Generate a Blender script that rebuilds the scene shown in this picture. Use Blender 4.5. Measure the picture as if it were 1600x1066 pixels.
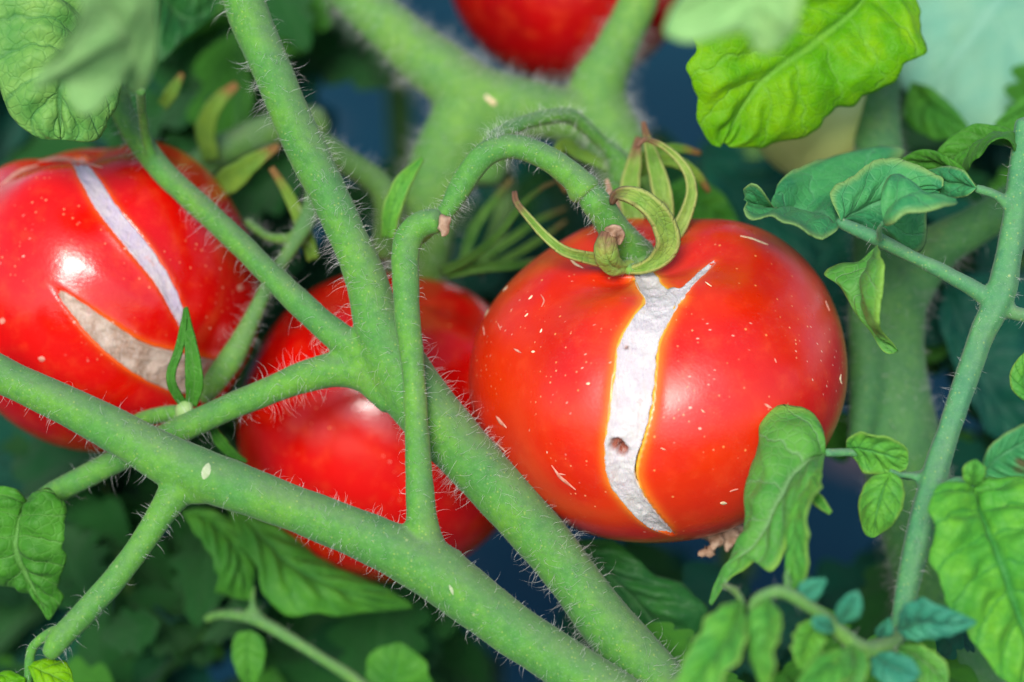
import bpy, math, random
import numpy as np
from mathutils import Vector, Matrix, noise
from mathutils.bvhtree import BVHTree

S = bpy.context.scene
COL = S.collection
for o in list(bpy.data.objects):
    bpy.data.objects.remove(o)

# ------------------------------------------------------------------ camera
PITCH = math.radians(25)
D0 = 0.5                       # metres from the lens to the main fruit
W0 = 0.19                      # width of the view at that distance
FWD = Vector((0, math.cos(PITCH), -math.sin(PITCH)))
UP = Vector((0, math.sin(PITCH), math.cos(PITCH)))
RT = Vector((1, 0, 0))
CAM = Vector((0, 0, 0.35)) - FWD * D0
cd = bpy.data.cameras.new('camera')
cam = bpy.data.objects.new('camera', cd)
COL.objects.link(cam)
cam.location = CAM
cam.rotation_euler = (math.pi / 2 - PITCH, 0, 0)
cd.sensor_width = 36
cd.lens = 36 * D0 / W0
cd.clip_start = 0.01
cd.clip_end = 200
cd.dof.use_dof = True
cd.dof.focus_distance = D0 - 0.007
cd.dof.aperture_fstop = 7
S.camera = cam

# ------------------------------------------------------------------ light
w = bpy.data.worlds.new('World')
S.world = w
w.use_nodes = True
wn = w.node_tree
bg = wn.nodes['Background']
sky = wn.nodes.new('ShaderNodeTexSky')
sky.sky_type = 'NISHITA'
sky.sun_disc = False
SUN_EL, SUN_AZ = 37, 11        # azimuth: degrees to the left of straight behind the camera
sky.sun_elevation = math.radians(SUN_EL)
sky.sun_rotation = math.radians(180 + SUN_AZ)
wn.links.new(sky.outputs[0], bg.inputs[0])
bg.inputs[1].default_value = 0.066
sd = bpy.data.lights.new('sun', 'SUN')
sd.energy = 1.5
sd.angle = math.radians(22)
sd.color = (1, 0.96, 0.9)
sun = bpy.data.objects.new('sun', sd)
COL.objects.link(sun)
e, a = math.radians(SUN_EL), math.radians(SUN_AZ)
SUND = Vector((-math.sin(a) * math.cos(e), -math.cos(a) * math.cos(e), math.sin(e)))
sun.rotation_euler = SUND.to_track_quat('Z', 'Y').to_euler()
S.view_settings.view_transform = 'Standard'
S.view_settings.look = 'None'
S.view_settings.gamma = 1
S.view_settings.exposure = 1.3

# ------------------------------------------------------------------ helpers
def P(x, y, d=0.0):
    """photo-frame position (1600 wide) and millimetres behind the main fruit plane -> world point"""
    z = D0 + d * 0.001
    k = W0 / 1600 / D0 * z
    return CAM + FWD * z + RT * ((x - 800) * k) + UP * ((533 - y) * k)

def pxm(r, d=0.0):
    return r * W0 / 1600 / D0 * (D0 + d * 0.001)

def cr(pts, n, arc=True):
    """Catmull-Rom through rows of numbers, n samples evenly spaced"""
    p = np.array([list(q) for q in pts], float)
    if len(p) == 2:
        t = np.linspace(0, 1, n)[:, None]
        return p[0] * (1 - t) + p[1] * t
    q = np.vstack([2 * p[0] - p[1], p, 2 * p[-1] - p[-2]])
    out = []
    m = 24
    for i in range(1, len(q) - 2):
        t = np.linspace(0, 1, m, endpoint=False)[:, None]
        a0, a1, a2, a3 = q[i - 1], q[i], q[i + 1], q[i + 2]
        out.append(0.5 * (2 * a1 + (a2 - a0) * t + (2 * a0 - 5 * a1 + 4 * a2 - a3) * t ** 2
                          + (3 * a1 - a0 - 3 * a2 + a3) * t ** 3))
    out = np.vstack(out + [p[-1:]])
    seg = np.linalg.norm(np.diff(out[:, :3], axis=0), axis=1)
    s = np.concatenate([[0], np.cumsum(seg)])
    s += np.arange(len(s)) * 1e-12
    want = np.linspace(0, s[-1], n)
    return np.stack([np.interp(want, s, out[:, k]) for k in range(out.shape[1])], 1)

class MB:
    def __init__(self):
        self.v, self.f, self.n = [], [], 0
        self.uv = None
    def add(self, v, f):
        v = np.asarray(v, float)
        self.v.append(v)
        self.f += [tuple(int(i) + self.n for i in q) for q in f]
        self.n += len(v)
        return self

def tube_into(mb, pts, ns=14, n=None, flat=1.0, ridge=0.0):
    """pts rows: world x, y, z, radius"""
    p = np.array(pts, float)
    L = np.linalg.norm(np.diff(p[:, :3], axis=0), axis=1).sum()
    if n is None:
        n = max(8, int(L / max(0.0006, p[:, 3].mean() * 0.45)))
    c = cr(p, n)
    T = np.gradient(c[:, :3], axis=0)
    T /= np.linalg.norm(T, axis=1)[:, None] + 1e-12
    ref = np.array(FWD)
    rings = []
    N = np.cross(T[0], ref)
    N /= np.linalg.norm(N) + 1e-12
    an = np.linspace(0, 2 * math.pi, ns, endpoint=False)
    for i in range(n):
        N = N - T[i] * N.dot(T[i])
        N /= np.linalg.norm(N) + 1e-12
        B = np.cross(T[i], N)
        rr = c[i, 3] * (1 + ridge * np.cos(an * 5))
        rings.append(c[i, :3] + (np.cos(an) * rr)[:, None] * N + (np.sin(an) * rr * flat)[:, None] * B)
    # rounded ends
    st = c[0, :3] - T[0] * c[0, 3] * 0.5
    en = c[-1, :3] + T[-1] * c[-1, 3] * 0.5
    v = np.vstack(rings + [st[None], en[None]])
    f = []
    for i in range(n - 1):
        for j in range(ns):
            k = (j + 1) % ns
            f.append((i * ns + j, i * ns + k, (i + 1) * ns + k, (i + 1) * ns + j))
    for j in range(ns):
        k = (j + 1) % ns
        f.append((n * ns, k, j))
        f.append((n * ns + 1, (n - 1) * ns + j, (n - 1) * ns + k))
    mb.add(v, f)

def W(rows):
    """rows (x, y, d, r) in photo-frame units -> world rows"""
    return [tuple(P(x, y, d)) + (pxm(r, d),) for x, y, d, r in rows]

def origin(parent):
    o = Vector((0, 0, 0))
    while parent is not None:
        o += parent.location
        parent = parent.parent
    return o

def raw_mesh(name, v, f):
    me = bpy.data.meshes.new(name)
    me.from_pydata([tuple(q) for q in v], [], f)
    me.update()
    return me

def put(name, me, mat, parent=None, kind=None, label=None, smooth=True):
    """link a mesh given in world coordinates below its parent"""
    o = bpy.data.objects.new(name, me)
    COL.objects.link(o)
    if parent is not None:
        off = origin(parent)
        o.parent = parent
    else:
        n = len(me.vertices)
        co = np.empty(n * 3)
        me.vertices.foreach_get('co', co)
        off = Vector(co.reshape(-1, 3).mean(0))
        o.location = off
    me.transform(Matrix.Translation(-off))
    if mat is not None and len(me.materials) == 0:
        me.materials.append(mat)
    if smooth:
        me.polygons.foreach_set('use_smooth', [True] * len(me.polygons))
    me.update()
    if kind:
        o['kind'] = kind
    if label:
        o['label'] = label
    return o

def thing(name, loc, label, cat, group=None):
    o = bpy.data.objects.new(name, None)
    COL.objects.link(o)
    o.empty_display_size = 0.01
    o.location = loc
    o['label'] = label
    o['category'] = cat
    if group:
        o['group'] = group
    return o

def tag(o, label, cat, group=None):
    o['label'] = label
    o['category'] = cat
    if group:
        o['group'] = group
    return o

def remeshed(mb, voxel, smooth=10):
    """merge overlapping tubes into one skin with filleted forks"""
    me = raw_mesh('tmp', np.vstack(mb.v), mb.f)
    o = bpy.data.objects.new('tmp', me)
    COL.objects.link(o)
    m = o.modifiers.new('r', 'REMESH')
    m.mode = 'VOXEL'
    m.voxel_size = voxel
    m.adaptivity = 0
    s = o.modifiers.new('s', 'SMOOTH')
    s.factor = 0.5
    s.iterations = smooth
    dg = bpy.context.evaluated_depsgraph_get()
    out = bpy.data.meshes.new_from_object(o.evaluated_get(dg))
    bpy.data.objects.remove(o)
    bpy.data.meshes.remove(me)
    return out

def np_mesh(name, v, quads):
    me = bpy.data.meshes.new(name)
    nf = len(quads)
    me.vertices.add(len(v))
    me.vertices.foreach_set('co', v.astype(np.float32).ravel())
    me.loops.add(nf * 4)
    me.loops.foreach_set('vertex_index', quads.astype(np.int32).ravel())
    me.polygons.add(nf)
    me.polygons.foreach_set('loop_start', np.arange(nf, dtype=np.int32) * 4)
    me.update(calc_edges=True)
    return me

def hairs(src, off, name, mat, parent, per_mm2, length, rad, seed=1, bend=0.5, drop=0.3, clump=0.0, segs=3, maxn=9000):
    """real hairs grown from the faces of a mesh (src in coordinates relative to off)"""
    me = src
    nf = len(me.polygons)
    A = np.empty(nf); me.polygons.foreach_get('area', A)
    C = np.empty(nf * 3); me.polygons.foreach_get('center', C); C = C.reshape(-1, 3)
    N = np.empty(nf * 3); me.polygons.foreach_get('normal', N); N = N.reshape(-1, 3)
    rng = np.random.default_rng(seed)
    wgt = A.copy()
    if clump > 0:
        cl = np.array([noise.noise(Vector(c) * 90 + Vector((seed, 0, 0))) for c in C])
        wgt *= np.clip(1 + clump * 2.5 * cl, 0.05, 4)
    total = A.sum() * 1e6
    n = min(maxn, int(total * per_mm2))
    idx = rng.choice(nf, n, p=wgt / wgt.sum())
    c = C[idx] + rng.normal(0, 1, (n, 3)) * np.sqrt(A[idx])[:, None] * 0.3
    nn = N[idx]
    rnd = rng.normal(0, 1, (n, 3))
    tg = np.cross(nn, rnd)
    tg /= np.linalg.norm(tg, axis=1)[:, None] + 1e-9
    L = length * rng.uniform(0.3, 1.2, n)
    dirn = nn + tg * rng.uniform(0, 0.35, n)[:, None]
    dirn /= np.linalg.norm(dirn, axis=1)[:, None]
    grav = np.array([0, 0, -1.0])
    tg2 = np.cross(dirn, tg)
    side = tg * rng.normal(0, 1, n)[:, None] + tg2 * rng.normal(0, 1, n)[:, None]
    pts = [c - nn * 0.00015]
    d = dirn.copy()
    for k in range(segs):
        pts.append(pts[-1] + d * (L / segs)[:, None])
        d = d + side * bend / segs + grav * drop / segs
        d /= np.linalg.norm(d, axis=1)[:, None]
    V = []
    for k, p in enumerate(pts):
        rr = rad * (1 - 0.85 * k / segs)
        for j in range(3):
            an = j * 2 * math.pi / 3
            V.append(p + (tg * math.cos(an) + tg2 * math.sin(an)) * rr)
    V = np.stack(V, 1)                       # n, (segs+1)*3, 3
    m = (segs + 1) * 3
    q = []
    for k in range(segs):
        for j in range(3):
            j2 = (j + 1) % 3
            q.append((k * 3 + j, k * 3 + j2, k * 3 + 3 + j2, k * 3 + 3 + j))
    q = np.array(q)[None] + (np.arange(n) * m)[:, None, None]
    me2 = np_mesh(name, V.reshape(-1, 3), q.reshape(-1, 4))
    o = bpy.data.objects.new(name, me2)
    COL.objects.link(o)
    o.parent = parent
    me2.materials.append(mat)
    o['kind'] = 'stuff'
    return o

# ------------------------------------------------------------------ materials
class NT:
    def __init__(self, name):
        self.m = bpy.data.materials.new(name)
        self.m.use_nodes = True
        self.t = self.m.node_tree
        self.b = self.t.nodes['Principled BSDF']
        self.out = self.t.nodes['Material Output']
    def n(self, ty, **kw):
        nd = self.t.nodes.new('ShaderNode' + ty)
        for k, v in kw.items():
            if k.startswith('i_'):
                key = k[2:].replace('_', ' ')
                nd.inputs[key].default_value = v
            else:
                setattr(nd, k, v)
        return nd
    def l(self, a, b):
        self.t.links.new(a, b)
    def coords(self):
        return self.n('TexCoord').outputs['Object']
    def noise(self, scale, detail=3, rough=0.5, vec=None):
        nd = self.n('TexNoise')
        nd.inputs['Scale'].default_value = scale
        nd.inputs['Detail'].default_value = detail
        nd.inputs['Roughness'].default_value = rough
        self.l(vec if vec is not None else self.coords(), nd.inputs['Vector'])
        return nd.outputs['Fac']
    def math(self, op, a, b=None, clamp=False):
        nd = self.n('Math', operation=op)
        nd.use_clamp = clamp
        for i, q in enumerate((a, b)):
            if q is None:
                continue
            if isinstance(q, (int, float)):
                nd.inputs[i].default_value = q
            else:
                self.l(q, nd.inputs[i])
        return nd.outputs[0]
    def ramp(self, fac, lo, hi, a=0.0, b=1.0, smooth=True):
        nd = self.n('MapRange')
        nd.interpolation_type = 'SMOOTHSTEP' if smooth else 'LINEAR'
        self.l(fac, nd.inputs['Value'])
        nd.inputs['From Min'].default_value = lo
        nd.inputs['From Max'].default_value = hi
        nd.inputs['To Min'].default_value = a
        nd.inputs['To Max'].default_value = b
        return nd.outputs['Result']
    def mix(self, fac, a, b, blend='MIX'):
        nd = self.n('Mix', data_type='RGBA', blend_type=blend)
        if isinstance(fac, (int, float)):
            nd.inputs[0].default_value = fac
        else:
            self.l(fac, nd.inputs[0])
        for i, q in ((6, a), (7, b)):
            if isinstance(q, tuple):
                nd.inputs[i].default_value = (q + (1,))[:4]
            else:
                self.l(q, nd.inputs[i])
        return nd.outputs[2]
    def attr(self, name):
        return self.n('Attribute', attribute_name=name).outputs['Fac']
    def bump(self, h, strength, dist, normal=None):
        nd = self.n('Bump')
        nd.inputs['Strength'].default_value = strength
        nd.inputs['Distance'].default_value = dist
        self.l(h, nd.inputs['Height'])
        if normal is not None:
            self.l(normal, nd.inputs['Normal'])
        return nd.outputs[0]
    def set(self, **kw):
        for k, v in kw.items():
            s = self.b.inputs[k.replace('_', ' ')]
            if isinstance(v, (int, float)):
                s.default_value = v
            elif isinstance(v, tuple):
                s.default_value = v + (1,) if len(v) == 3 and s.type == 'RGBA' else v
            else:
                self.l(v, s)
    def dots(self, scale, r0, r1, dens=0.5):
        """scattered round specks, 0..1"""
        v = self.n('TexVoronoi')
        v.inputs['Scale'].default_value = scale
        self.l(self.coords(), v.inputs['Vector'])
        a_ = self.ramp(v.outputs['Distance'], r0, r1, 1, 0)
        sep = self.n('SeparateColor')
        self.l(v.outputs['Color'], sep.inputs[0])
        return self.math('MULTIPLY', a_, self.math('LESS_THAN', sep.outputs[0], dens))

def stem_mat(name, c1, c2, dark, purple=0.5, speck=(0.45, 0.55, 0.12)):
    m = NT(name)
    n1 = m.noise(75, 5, 0.65)
    n2 = m.noise(650, 4, 0.65)
    col = m.mix(m.ramp(n1, 0.3, 0.7), c1, c2)
    col = m.mix(m.ramp(n2, 0.35, 0.75, 0, 0.55), col, dark)
    fl = m.ramp(m.noise(2600, 2, 0.5), 0.5, 0.72, 0, 0.2)
    col = m.mix(fl, col, (0.33, 0.5, 0.3))
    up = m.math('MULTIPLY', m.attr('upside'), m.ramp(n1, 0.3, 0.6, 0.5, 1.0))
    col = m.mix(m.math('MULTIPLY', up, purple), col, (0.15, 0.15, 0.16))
    br = m.ramp(m.noise(38, 5, 0.7), 0.58, 0.72, 0, 0.35)
    col = m.mix(br, col, (0.17, 0.19, 0.08))
    col = m.mix(m.math('MULTIPLY', m.dots(1600, 0.15, 0.4, 0.12), 0.35), col, speck)
    col = m.mix(m.math('MULTIPLY', m.dots(500, 0.05, 0.2, 0.03), 0.4), col, (0.5, 0.56, 0.28))
    col = m.mix(m.math('MULTIPLY', m.ramp(m.noise(420, 5, 0.7), 0.6, 0.75), 0.35), col, (0.12, 0.13, 0.09))
    h = m.math('ADD', m.noise(3500, 2, 0.6), m.math('MULTIPLY', m.noise(420, 4, 0.6), 2.2))
    nb = m.bump(h, 0.5, 0.0001)
    m.set(Base_Color=col, Roughness=0.62, Normal=nb, Sheen_Weight=0.14, Sheen_Roughness=0.4,
          Sheen_Tint=(0.75, 0.72, 0.8), Specular_IOR_Level=0.16, Subsurface_Weight=0.12, Subsurface_Scale=0.002,
          Subsurface_Radius=(0.6, 1.0, 0.3))
    return m.m

def leaf_mat(name, c1, c2, vein, under=None, trans=0.3, margin=None, tip=None, spots=0.0, veinw=0.07, veinstr=0.6, rough=0.5, gloss=0.2):
    m = NT(name)
    uv = m.n('UVMap').outputs[0]
    sp = m.n('SeparateXYZ')
    m.l(uv, sp.inputs[0])
    wob = m.math('MULTIPLY', m.math('SUBTRACT', m.noise(260, 2), 0.5), 0.55)
    av = m.math('ABSOLUTE', sp.outputs[1])
    ph = m.math('ADD', m.math('SUBTRACT', sp.outputs[0], m.math('MULTIPLY', av, 1.5)), wob)
    fr = m.math('ABSOLUTE', m.math('SUBTRACT', m.math('FRACT', ph), 0.5))     # 0.5 on a vein
    side = m.ramp(fr, 0.5 - veinw, 0.5, 0, 1)
    mid = m.ramp(av, 0.02, 0.09, 1, 0)
    v = m.math('MAXIMUM', m.math('MULTIPLY', side, 0.8), mid)
    vor = m.n('TexVoronoi', feature='DISTANCE_TO_EDGE')
    vor.inputs['Scale'].default_value = 520
    m.l(m.coords(), vor.inputs['Vector'])
    net = m.ramp(vor.outputs['Distance'], 0.0, 0.14, 1, 0)
    n1 = m.noise(120, 4, 0.6)
    col = m.mix(m.ramp(n1, 0.32, 0.68), c1, c2)
    col = m.mix(m.math('MULTIPLY', net, 0.18), col, vein)
    col = m.mix(m.ramp(m.noise(60, 4, 0.7), 0.55, 0.75, 0, 0.3), col, (c2[0] * 1.6, c2[1] * 1.05, c2[2] * 0.6))
    col = m.mix(m.math('MULTIPLY', v, veinstr), col, vein)
    if margin:
        col = m.mix(m.ramp(av, 0.8, 1.0, 0, 0.9), col, margin)
    if tip:
        col = m.mix(m.ramp(m.math('ADD', m.attr('lu'), m.math('MULTIPLY', m.math('SUBTRACT', m.noise(700, 3), 0.5), 0.25)),
                           0.72, 0.95), col, tip)
    if spots:
        col = m.mix(m.math('MULTIPLY', m.dots(140, 0.12, 0.3, spots), 0.8), col, (0.12, 0.06, 0.03))
    h = m.math('ADD', m.math('MULTIPLY', v, -1.0), m.math('MULTIPLY', net, -0.35))
    h = m.math('ADD', h, m.math('MULTIPLY', m.noise(1800, 2), 0.4))
    nb = m.bump(h, 0.6, 0.00035)
    m.set(Base_Color=col, Roughness=rough, Normal=nb, Sheen_Weight=0.04, Specular_IOR_Level=gloss)
    if trans:
        tr = m.n('BsdfTranslucent')
        m.l(m.mix(0.5, col, c2), tr.inputs[0])
        m.l(nb, tr.inputs['Normal'])
        ms = m.n('MixShader')
        ms.inputs[0].default_value = trans
        m.l(m.b.outputs[0], ms.inputs[1])
        m.l(tr.outputs[0], ms.inputs[2])
        m.l(ms.outputs[0], m.out.inputs[0])
    return m.m

def tomato_mat(name, red, deep, rough=0.27, dust=0.5, specks=0.5, coat=0.4, cr_=0.28, sp_=0.5, rv=0.14):
    m = NT(name)
    n1 = m.noise(45, 3, 0.5)
    n2 = m.noise(260, 4, 0.6)
    col = m.mix(m.ramp(n1, 0.3, 0.7), red, deep)
    col = m.mix(m.ramp(n2, 0.45, 0.8, 0, 0.25), col, (0.9, 0.10, 0.02))
    halo = m.attr('halo')
    col = m.mix(m.ramp(halo, 0.03, 0.5, 0, 0.75), col, (0.92, 0.20, 0.012))
    col = m.mix(m.ramp(halo, 0.5, 0.98), col, (0.9, 0.52, 0.04))
    if specks:
        col = m.mix(m.math('MULTIPLY', m.dots(300, 0.03, 0.10, specks), 0.8), col, (0.95, 0.36, 0.10))
        col = m.mix(m.math('MULTIPLY', m.dots(1100, 0.1, 0.3, 0.16), m.ramp(m.noise(70, 3), 0.45, 0.65, 0, 0.7)), col, (0.95, 0.45, 0.2))
        st = m.n('Mapping')
        st.inputs['Rotation'].default_value = (0.4, 0.6, 0.5)
        st.inputs['Scale'].default_value = (1, 2.6, 1.2)
        m.l(m.coords(), st.inputs[0])
        v = m.n('TexVoronoi'); v.inputs['Scale'].default_value = 480
        m.l(st.outputs[0], v.inputs['Vector'])
        sc = m.n('SeparateColor'); m.l(v.outputs['Color'], sc.inputs[0])
        zone = m.ramp(m.noise(55, 2), 0.42, 0.62)
        k = m.math('MULTIPLY', m.ramp(v.outputs['Distance'], 0.10, 0.2, 1, 0), m.math('LESS_THAN', sc.outputs[1], 0.16))
        col = m.mix(m.math('MULTIPLY', m.math('MULTIPLY', k, zone), 0.75), col, (0.85, 0.6, 0.45))
    du = m.math('MULTIPLY', m.ramp(m.noise(2400, 3, 0.7), 0.5, 0.75), m.ramp(m.noise(90, 3), 0.4, 0.75))
    col = m.mix(m.math('MULTIPLY', du, dust * 0.35), col, (0.6, 0.26, 0.2))
    nb = m.bump(m.math('ADD', m.noise(1500, 3, 0.6), m.math('MULTIPLY', m.noise(300, 3), 1.5)), 0.10, 0.0004)
    rg = m.ramp(m.noise(160, 4, 0.6), 0.3, 0.75, rough - 0.03, rough + rv)
    m.set(Base_Color=col, Roughness=rg, Normal=nb, Subsurface_Weight=0.12, Subsurface_Scale=0.003,
          Subsurface_Radius=(1.0, 0.08, 0.03), Coat_Weight=coat, Coat_Roughness=cr_, Specular_IOR_Level=sp_)
    return m.m

def scar_mat(name, c1, c2, c3):
    m = NT(name)
    n1 = m.noise(260, 5, 0.65)
    st = m.n('Mapping')
    st.inputs['Scale'].default_value = (3.0, 1.0, 0.5)
    m.l(m.coords(), st.inputs[0])
    n2 = m.noise(700, 5, 0.7, st.outputs[0])
    col = m.mix(m.ramp(n1, 0.35, 0.65), c1, c2)
    col = m.mix(m.ramp(n2, 0.52, 0.72, 0, 0.55), col, c3)
    col = m.mix(m.ramp(m.noise(330, 4, 0.7), 0.62, 0.72, 0, 0.6), col, (0.70, 0.36, 0.34))
    col = m.mix(m.attr('pit'), col, (0.34, 0.09, 0.05))
    n3 = m.noise(1500, 5, 0.75, st.outputs[0])
    col = m.mix(m.ramp(n3, 0.48, 0.7, 0, 0.45), col, (0.84, 0.79, 0.76))
    tan = m.ramp(m.noise(180, 5, 0.75, st.outputs[0]), 0.55, 0.7, 0, 0.5)
    col = m.mix(tan, col, (0.62, 0.48, 0.38))
    h = m.math('ADD', m.noise(900, 5, 0.75), m.math('MULTIPLY', n2, 1.0))
    m.set(Base_Color=col, Roughness=0.5, Normal=m.bump(h, 0.9, 0.00045), Specular_IOR_Level=0.35,
          Subsurface_Weight=0.1, Subsurface_Scale=0.002)
    return m.m

def plain_mat(name, c1, c2, rough=0.7, scale=400, bump=0.5, trans=0.0):
    m = NT(name)
    n1 = m.noise(scale, 4, 0.6)
    m.set(Base_Color=m.mix(m.ramp(n1, 0.3, 0.7), c1, c2), Roughness=rough, Normal=m.bump(n1, bump, 0.0006))
    if trans:
        tr = m.n('BsdfTranslucent')
        tr.inputs[0].default_value = c2 + (1,)
        ms = m.n('MixShader')
        ms.inputs[0].default_value = trans
        m.l(m.b.outputs[0], ms.inputs[1]); m.l(tr.outputs[0], ms.inputs[2]); m.l(ms.outputs[0], m.out.inputs[0])
    return m.m

M = {}
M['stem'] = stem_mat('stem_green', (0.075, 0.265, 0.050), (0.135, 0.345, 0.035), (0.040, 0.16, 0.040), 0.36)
M['stem_yellow'] = stem_mat('stem_yellow_green', (0.13, 0.33, 0.05), (0.20, 0.40, 0.06), (0.08, 0.22, 0.05), 0.3)
M['stem_blue'] = stem_mat('stem_blue_green', (0.07, 0.27, 0.11), (0.11, 0.32, 0.10), (0.035, 0.17, 0.09), 0.35)
M['stem_far'] = stem_mat('stem_soft_green', (0.10, 0.27, 0.06), (0.16, 0.34, 0.045), (0.06, 0.19, 0.05), 0.35)
M['stem_dull'] = stem_mat('stem_dull_green', (0.09, 0.22, 0.04), (0.12, 0.26, 0.04), (0.06, 0.15, 0.04), 0.2)
M['hair'] = plain_mat('plant_hair', (0.72, 0.76, 0.68), (0.88, 0.88, 0.84), 0.4, 400, 0, 0.15)
M['fuzz'] = plain_mat('stem_fuzz', (0.25, 0.42, 0.18), (0.38, 0.48, 0.3), 0.5, 400, 0, 0.4)
M['leaf_green'] = leaf_mat('leaf_green', (0.05, 0.23, 0.02), (0.09, 0.34, 0.03), (0.18, 0.42, 0.10), trans=0.3, spots=0.05)
M['leaf_bright'] = leaf_mat('leaf_bright', (0.13, 0.46, 0.004), (0.27, 0.60, 0.005), (0.24, 0.56, 0.08), trans=0.45, veinstr=0.5)
M['leaf_light'] = leaf_mat('leaf_light', (0.08, 0.36, 0.05), (0.16, 0.48, 0.05), (0.06, 0.28, 0.07), trans=0.3, veinstr=0.55, margin=(0.25, 0.48, 0.08))
M['leaf_bright_soft'] = leaf_mat('leaf_bright_soft', (0.08, 0.38, 0.04), (0.16, 0.50, 0.04), (0.03, 0.24, 0.05), trans=0.3, veinstr=0.7)
M['leaf_mid'] = leaf_mat('leaf_mid', (0.05, 0.24, 0.025), (0.095, 0.34, 0.03), (0.06, 0.26, 0.05), trans=0.3)
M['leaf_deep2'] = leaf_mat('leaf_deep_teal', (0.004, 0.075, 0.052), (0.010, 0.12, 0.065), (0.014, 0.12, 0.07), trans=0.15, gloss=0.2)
M['stem_dull2'] = stem_mat('stem_olive', (0.055, 0.19, 0.055), (0.09, 0.25, 0.055), (0.035, 0.13, 0.05), 0.15)
M['leaf_soft'] = leaf_mat('leaf_soft_green', (0.075, 0.32, 0.05), (0.14, 0.42, 0.06), (0.26, 0.46, 0.20), trans=0.3, veinstr=0.65, veinw=0.05, margin=(0.26, 0.50, 0.07), spots=0.05)
M['leaf_mottled'] = leaf_mat('leaf_mottled', (0.10, 0.32, 0.06), (0.24, 0.48, 0.10), (0.05, 0.20, 0.06), trans=0.25, veinstr=0.6, veinw=0.09)
M['sepal_dim'] = leaf_mat('sepal_dim', (0.05, 0.16, 0.02), (0.10, 0.23, 0.03), (0.10, 0.2, 0.06), trans=0.15, tip=(0.16, 0.13, 0.04), veinstr=0.3)
M['leaf_sky'] = leaf_mat('leaf_pale_teal', (0.20, 0.50, 0.34), (0.28, 0.56, 0.36), (0.30, 0.58, 0.42), trans=0.3)
M['leaf_pale'] = leaf_mat('leaf_pale', (0.30, 0.60, 0.20), (0.38, 0.68, 0.24), (0.42, 0.70, 0.28), trans=0.3)
M['leaf_blue'] = leaf_mat('leaf_blue', (0.03, 0.23, 0.085), (0.075, 0.37, 0.105), (0.13, 0.42, 0.18), trans=0.2, margin=(0.24, 0.42, 0.12), spots=0.06, veinw=0.05)
M['leaf_teal'] = leaf_mat('leaf_teal', (0.03, 0.24, 0.15), (0.06, 0.33, 0.18), (0.12, 0.40, 0.25), trans=0.2, veinw=0.05)
M['leaf_dark'] = leaf_mat('leaf_dark', (0.010, 0.095, 0.020), (0.025, 0.15, 0.022), (0.04, 0.16, 0.04), trans=0.2, gloss=0.3)  # darkened base stands in for shade on the leaves behind
M['leaf_deep'] = leaf_mat('leaf_deep', (0.005, 0.055, 0.020), (0.012, 0.100, 0.022), (0.018, 0.10, 0.03), trans=0.15, gloss=0.2)  # deepest leaf tone, shade of the back foliage put into the colour
M['sepal'] = leaf_mat('sepal_green', (0.16, 0.33, 0.04), (0.34, 0.46, 0.09), (0.30, 0.46, 0.14), trans=0.15, tip=(0.24, 0.12, 0.07), margin=(0.40, 0.44, 0.12), veinstr=0.35, spots=0.16)
M['sepal_dull'] = leaf_mat('sepal_dull', (0.12, 0.27, 0.03), (0.22, 0.37, 0.04), (0.14, 0.3, 0.08), trans=0.2, tip=(0.3, 0.16, 0.05), veinstr=0.3)
M['tom_main'] = tomato_mat('tomato_skin_orange_red', (0.76, 0.030, 0.0005), (0.62, 0.005, 0.0005), 0.30, 0.45, 0.45, 0.35, 0.24)
M['tom_red'] = tomato_mat('tomato_skin_red', (0.74, 0.004, 0.001), (0.60, 0.001, 0.001), 0.20, 0.15, 0.04, 0.0, 0.24, 0.6, 0.06)
M['tom_shaded'] = tomato_mat('tomato_skin_red_shaded', (0.46, 0.002, 0.003), (0.34, 0.001, 0.002), 0.3, 0.1, 0.0, 0.0, 0.24, 0.4, 0.06)  # darker copy of the red skin, shade put into its colour
M['tom_green'] = plain_mat('tomato_skin_unripe', (0.52, 0.62, 0.18), (0.60, 0.66, 0.22), 0.3, 30, 0.05)
M['scar'] = scar_mat('corky_scar_white', (0.68, 0.60, 0.62), (0.77, 0.73, 0.70), (0.55, 0.44, 0.53))
M['scar_brown'] = scar_mat('corky_scar_brown', (0.44, 0.28, 0.20), (0.66, 0.50, 0.40), (0.26, 0.13, 0.10))
M['scar_lilac'] = scar_mat('corky_scar_lilac', (0.56, 0.46, 0.58), (0.66, 0.56, 0.58), (0.44, 0.34, 0.46))
M['dry'] = plain_mat('dried_tissue', (0.34, 0.18, 0.10), (0.66, 0.46, 0.32), 0.8, 500, 1.0, 0.2)
M['skin_mark'] = plain_mat('skin_scratch', (0.66, 0.20, 0.13), (0.78, 0.38, 0.27), 0.6, 900, 0.6)
M['speck_and_glint'] = plain_mat('skin_speck_and_glint', (0.85, 0.60, 0.32), (0.9, 0.78, 0.55), 0.4, 900, 0.4)  # real pale specks, and two painted glints on the main fruit
M['scuff'] = plain_mat('stem_scuff', (0.34, 0.44, 0.22), (0.48, 0.54, 0.34), 0.7, 900, 0.6)
M['bud'] = plain_mat('bud_pale', (0.24, 0.42, 0.12), (0.36, 0.5, 0.2), 0.5, 300, 0.3)

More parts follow.
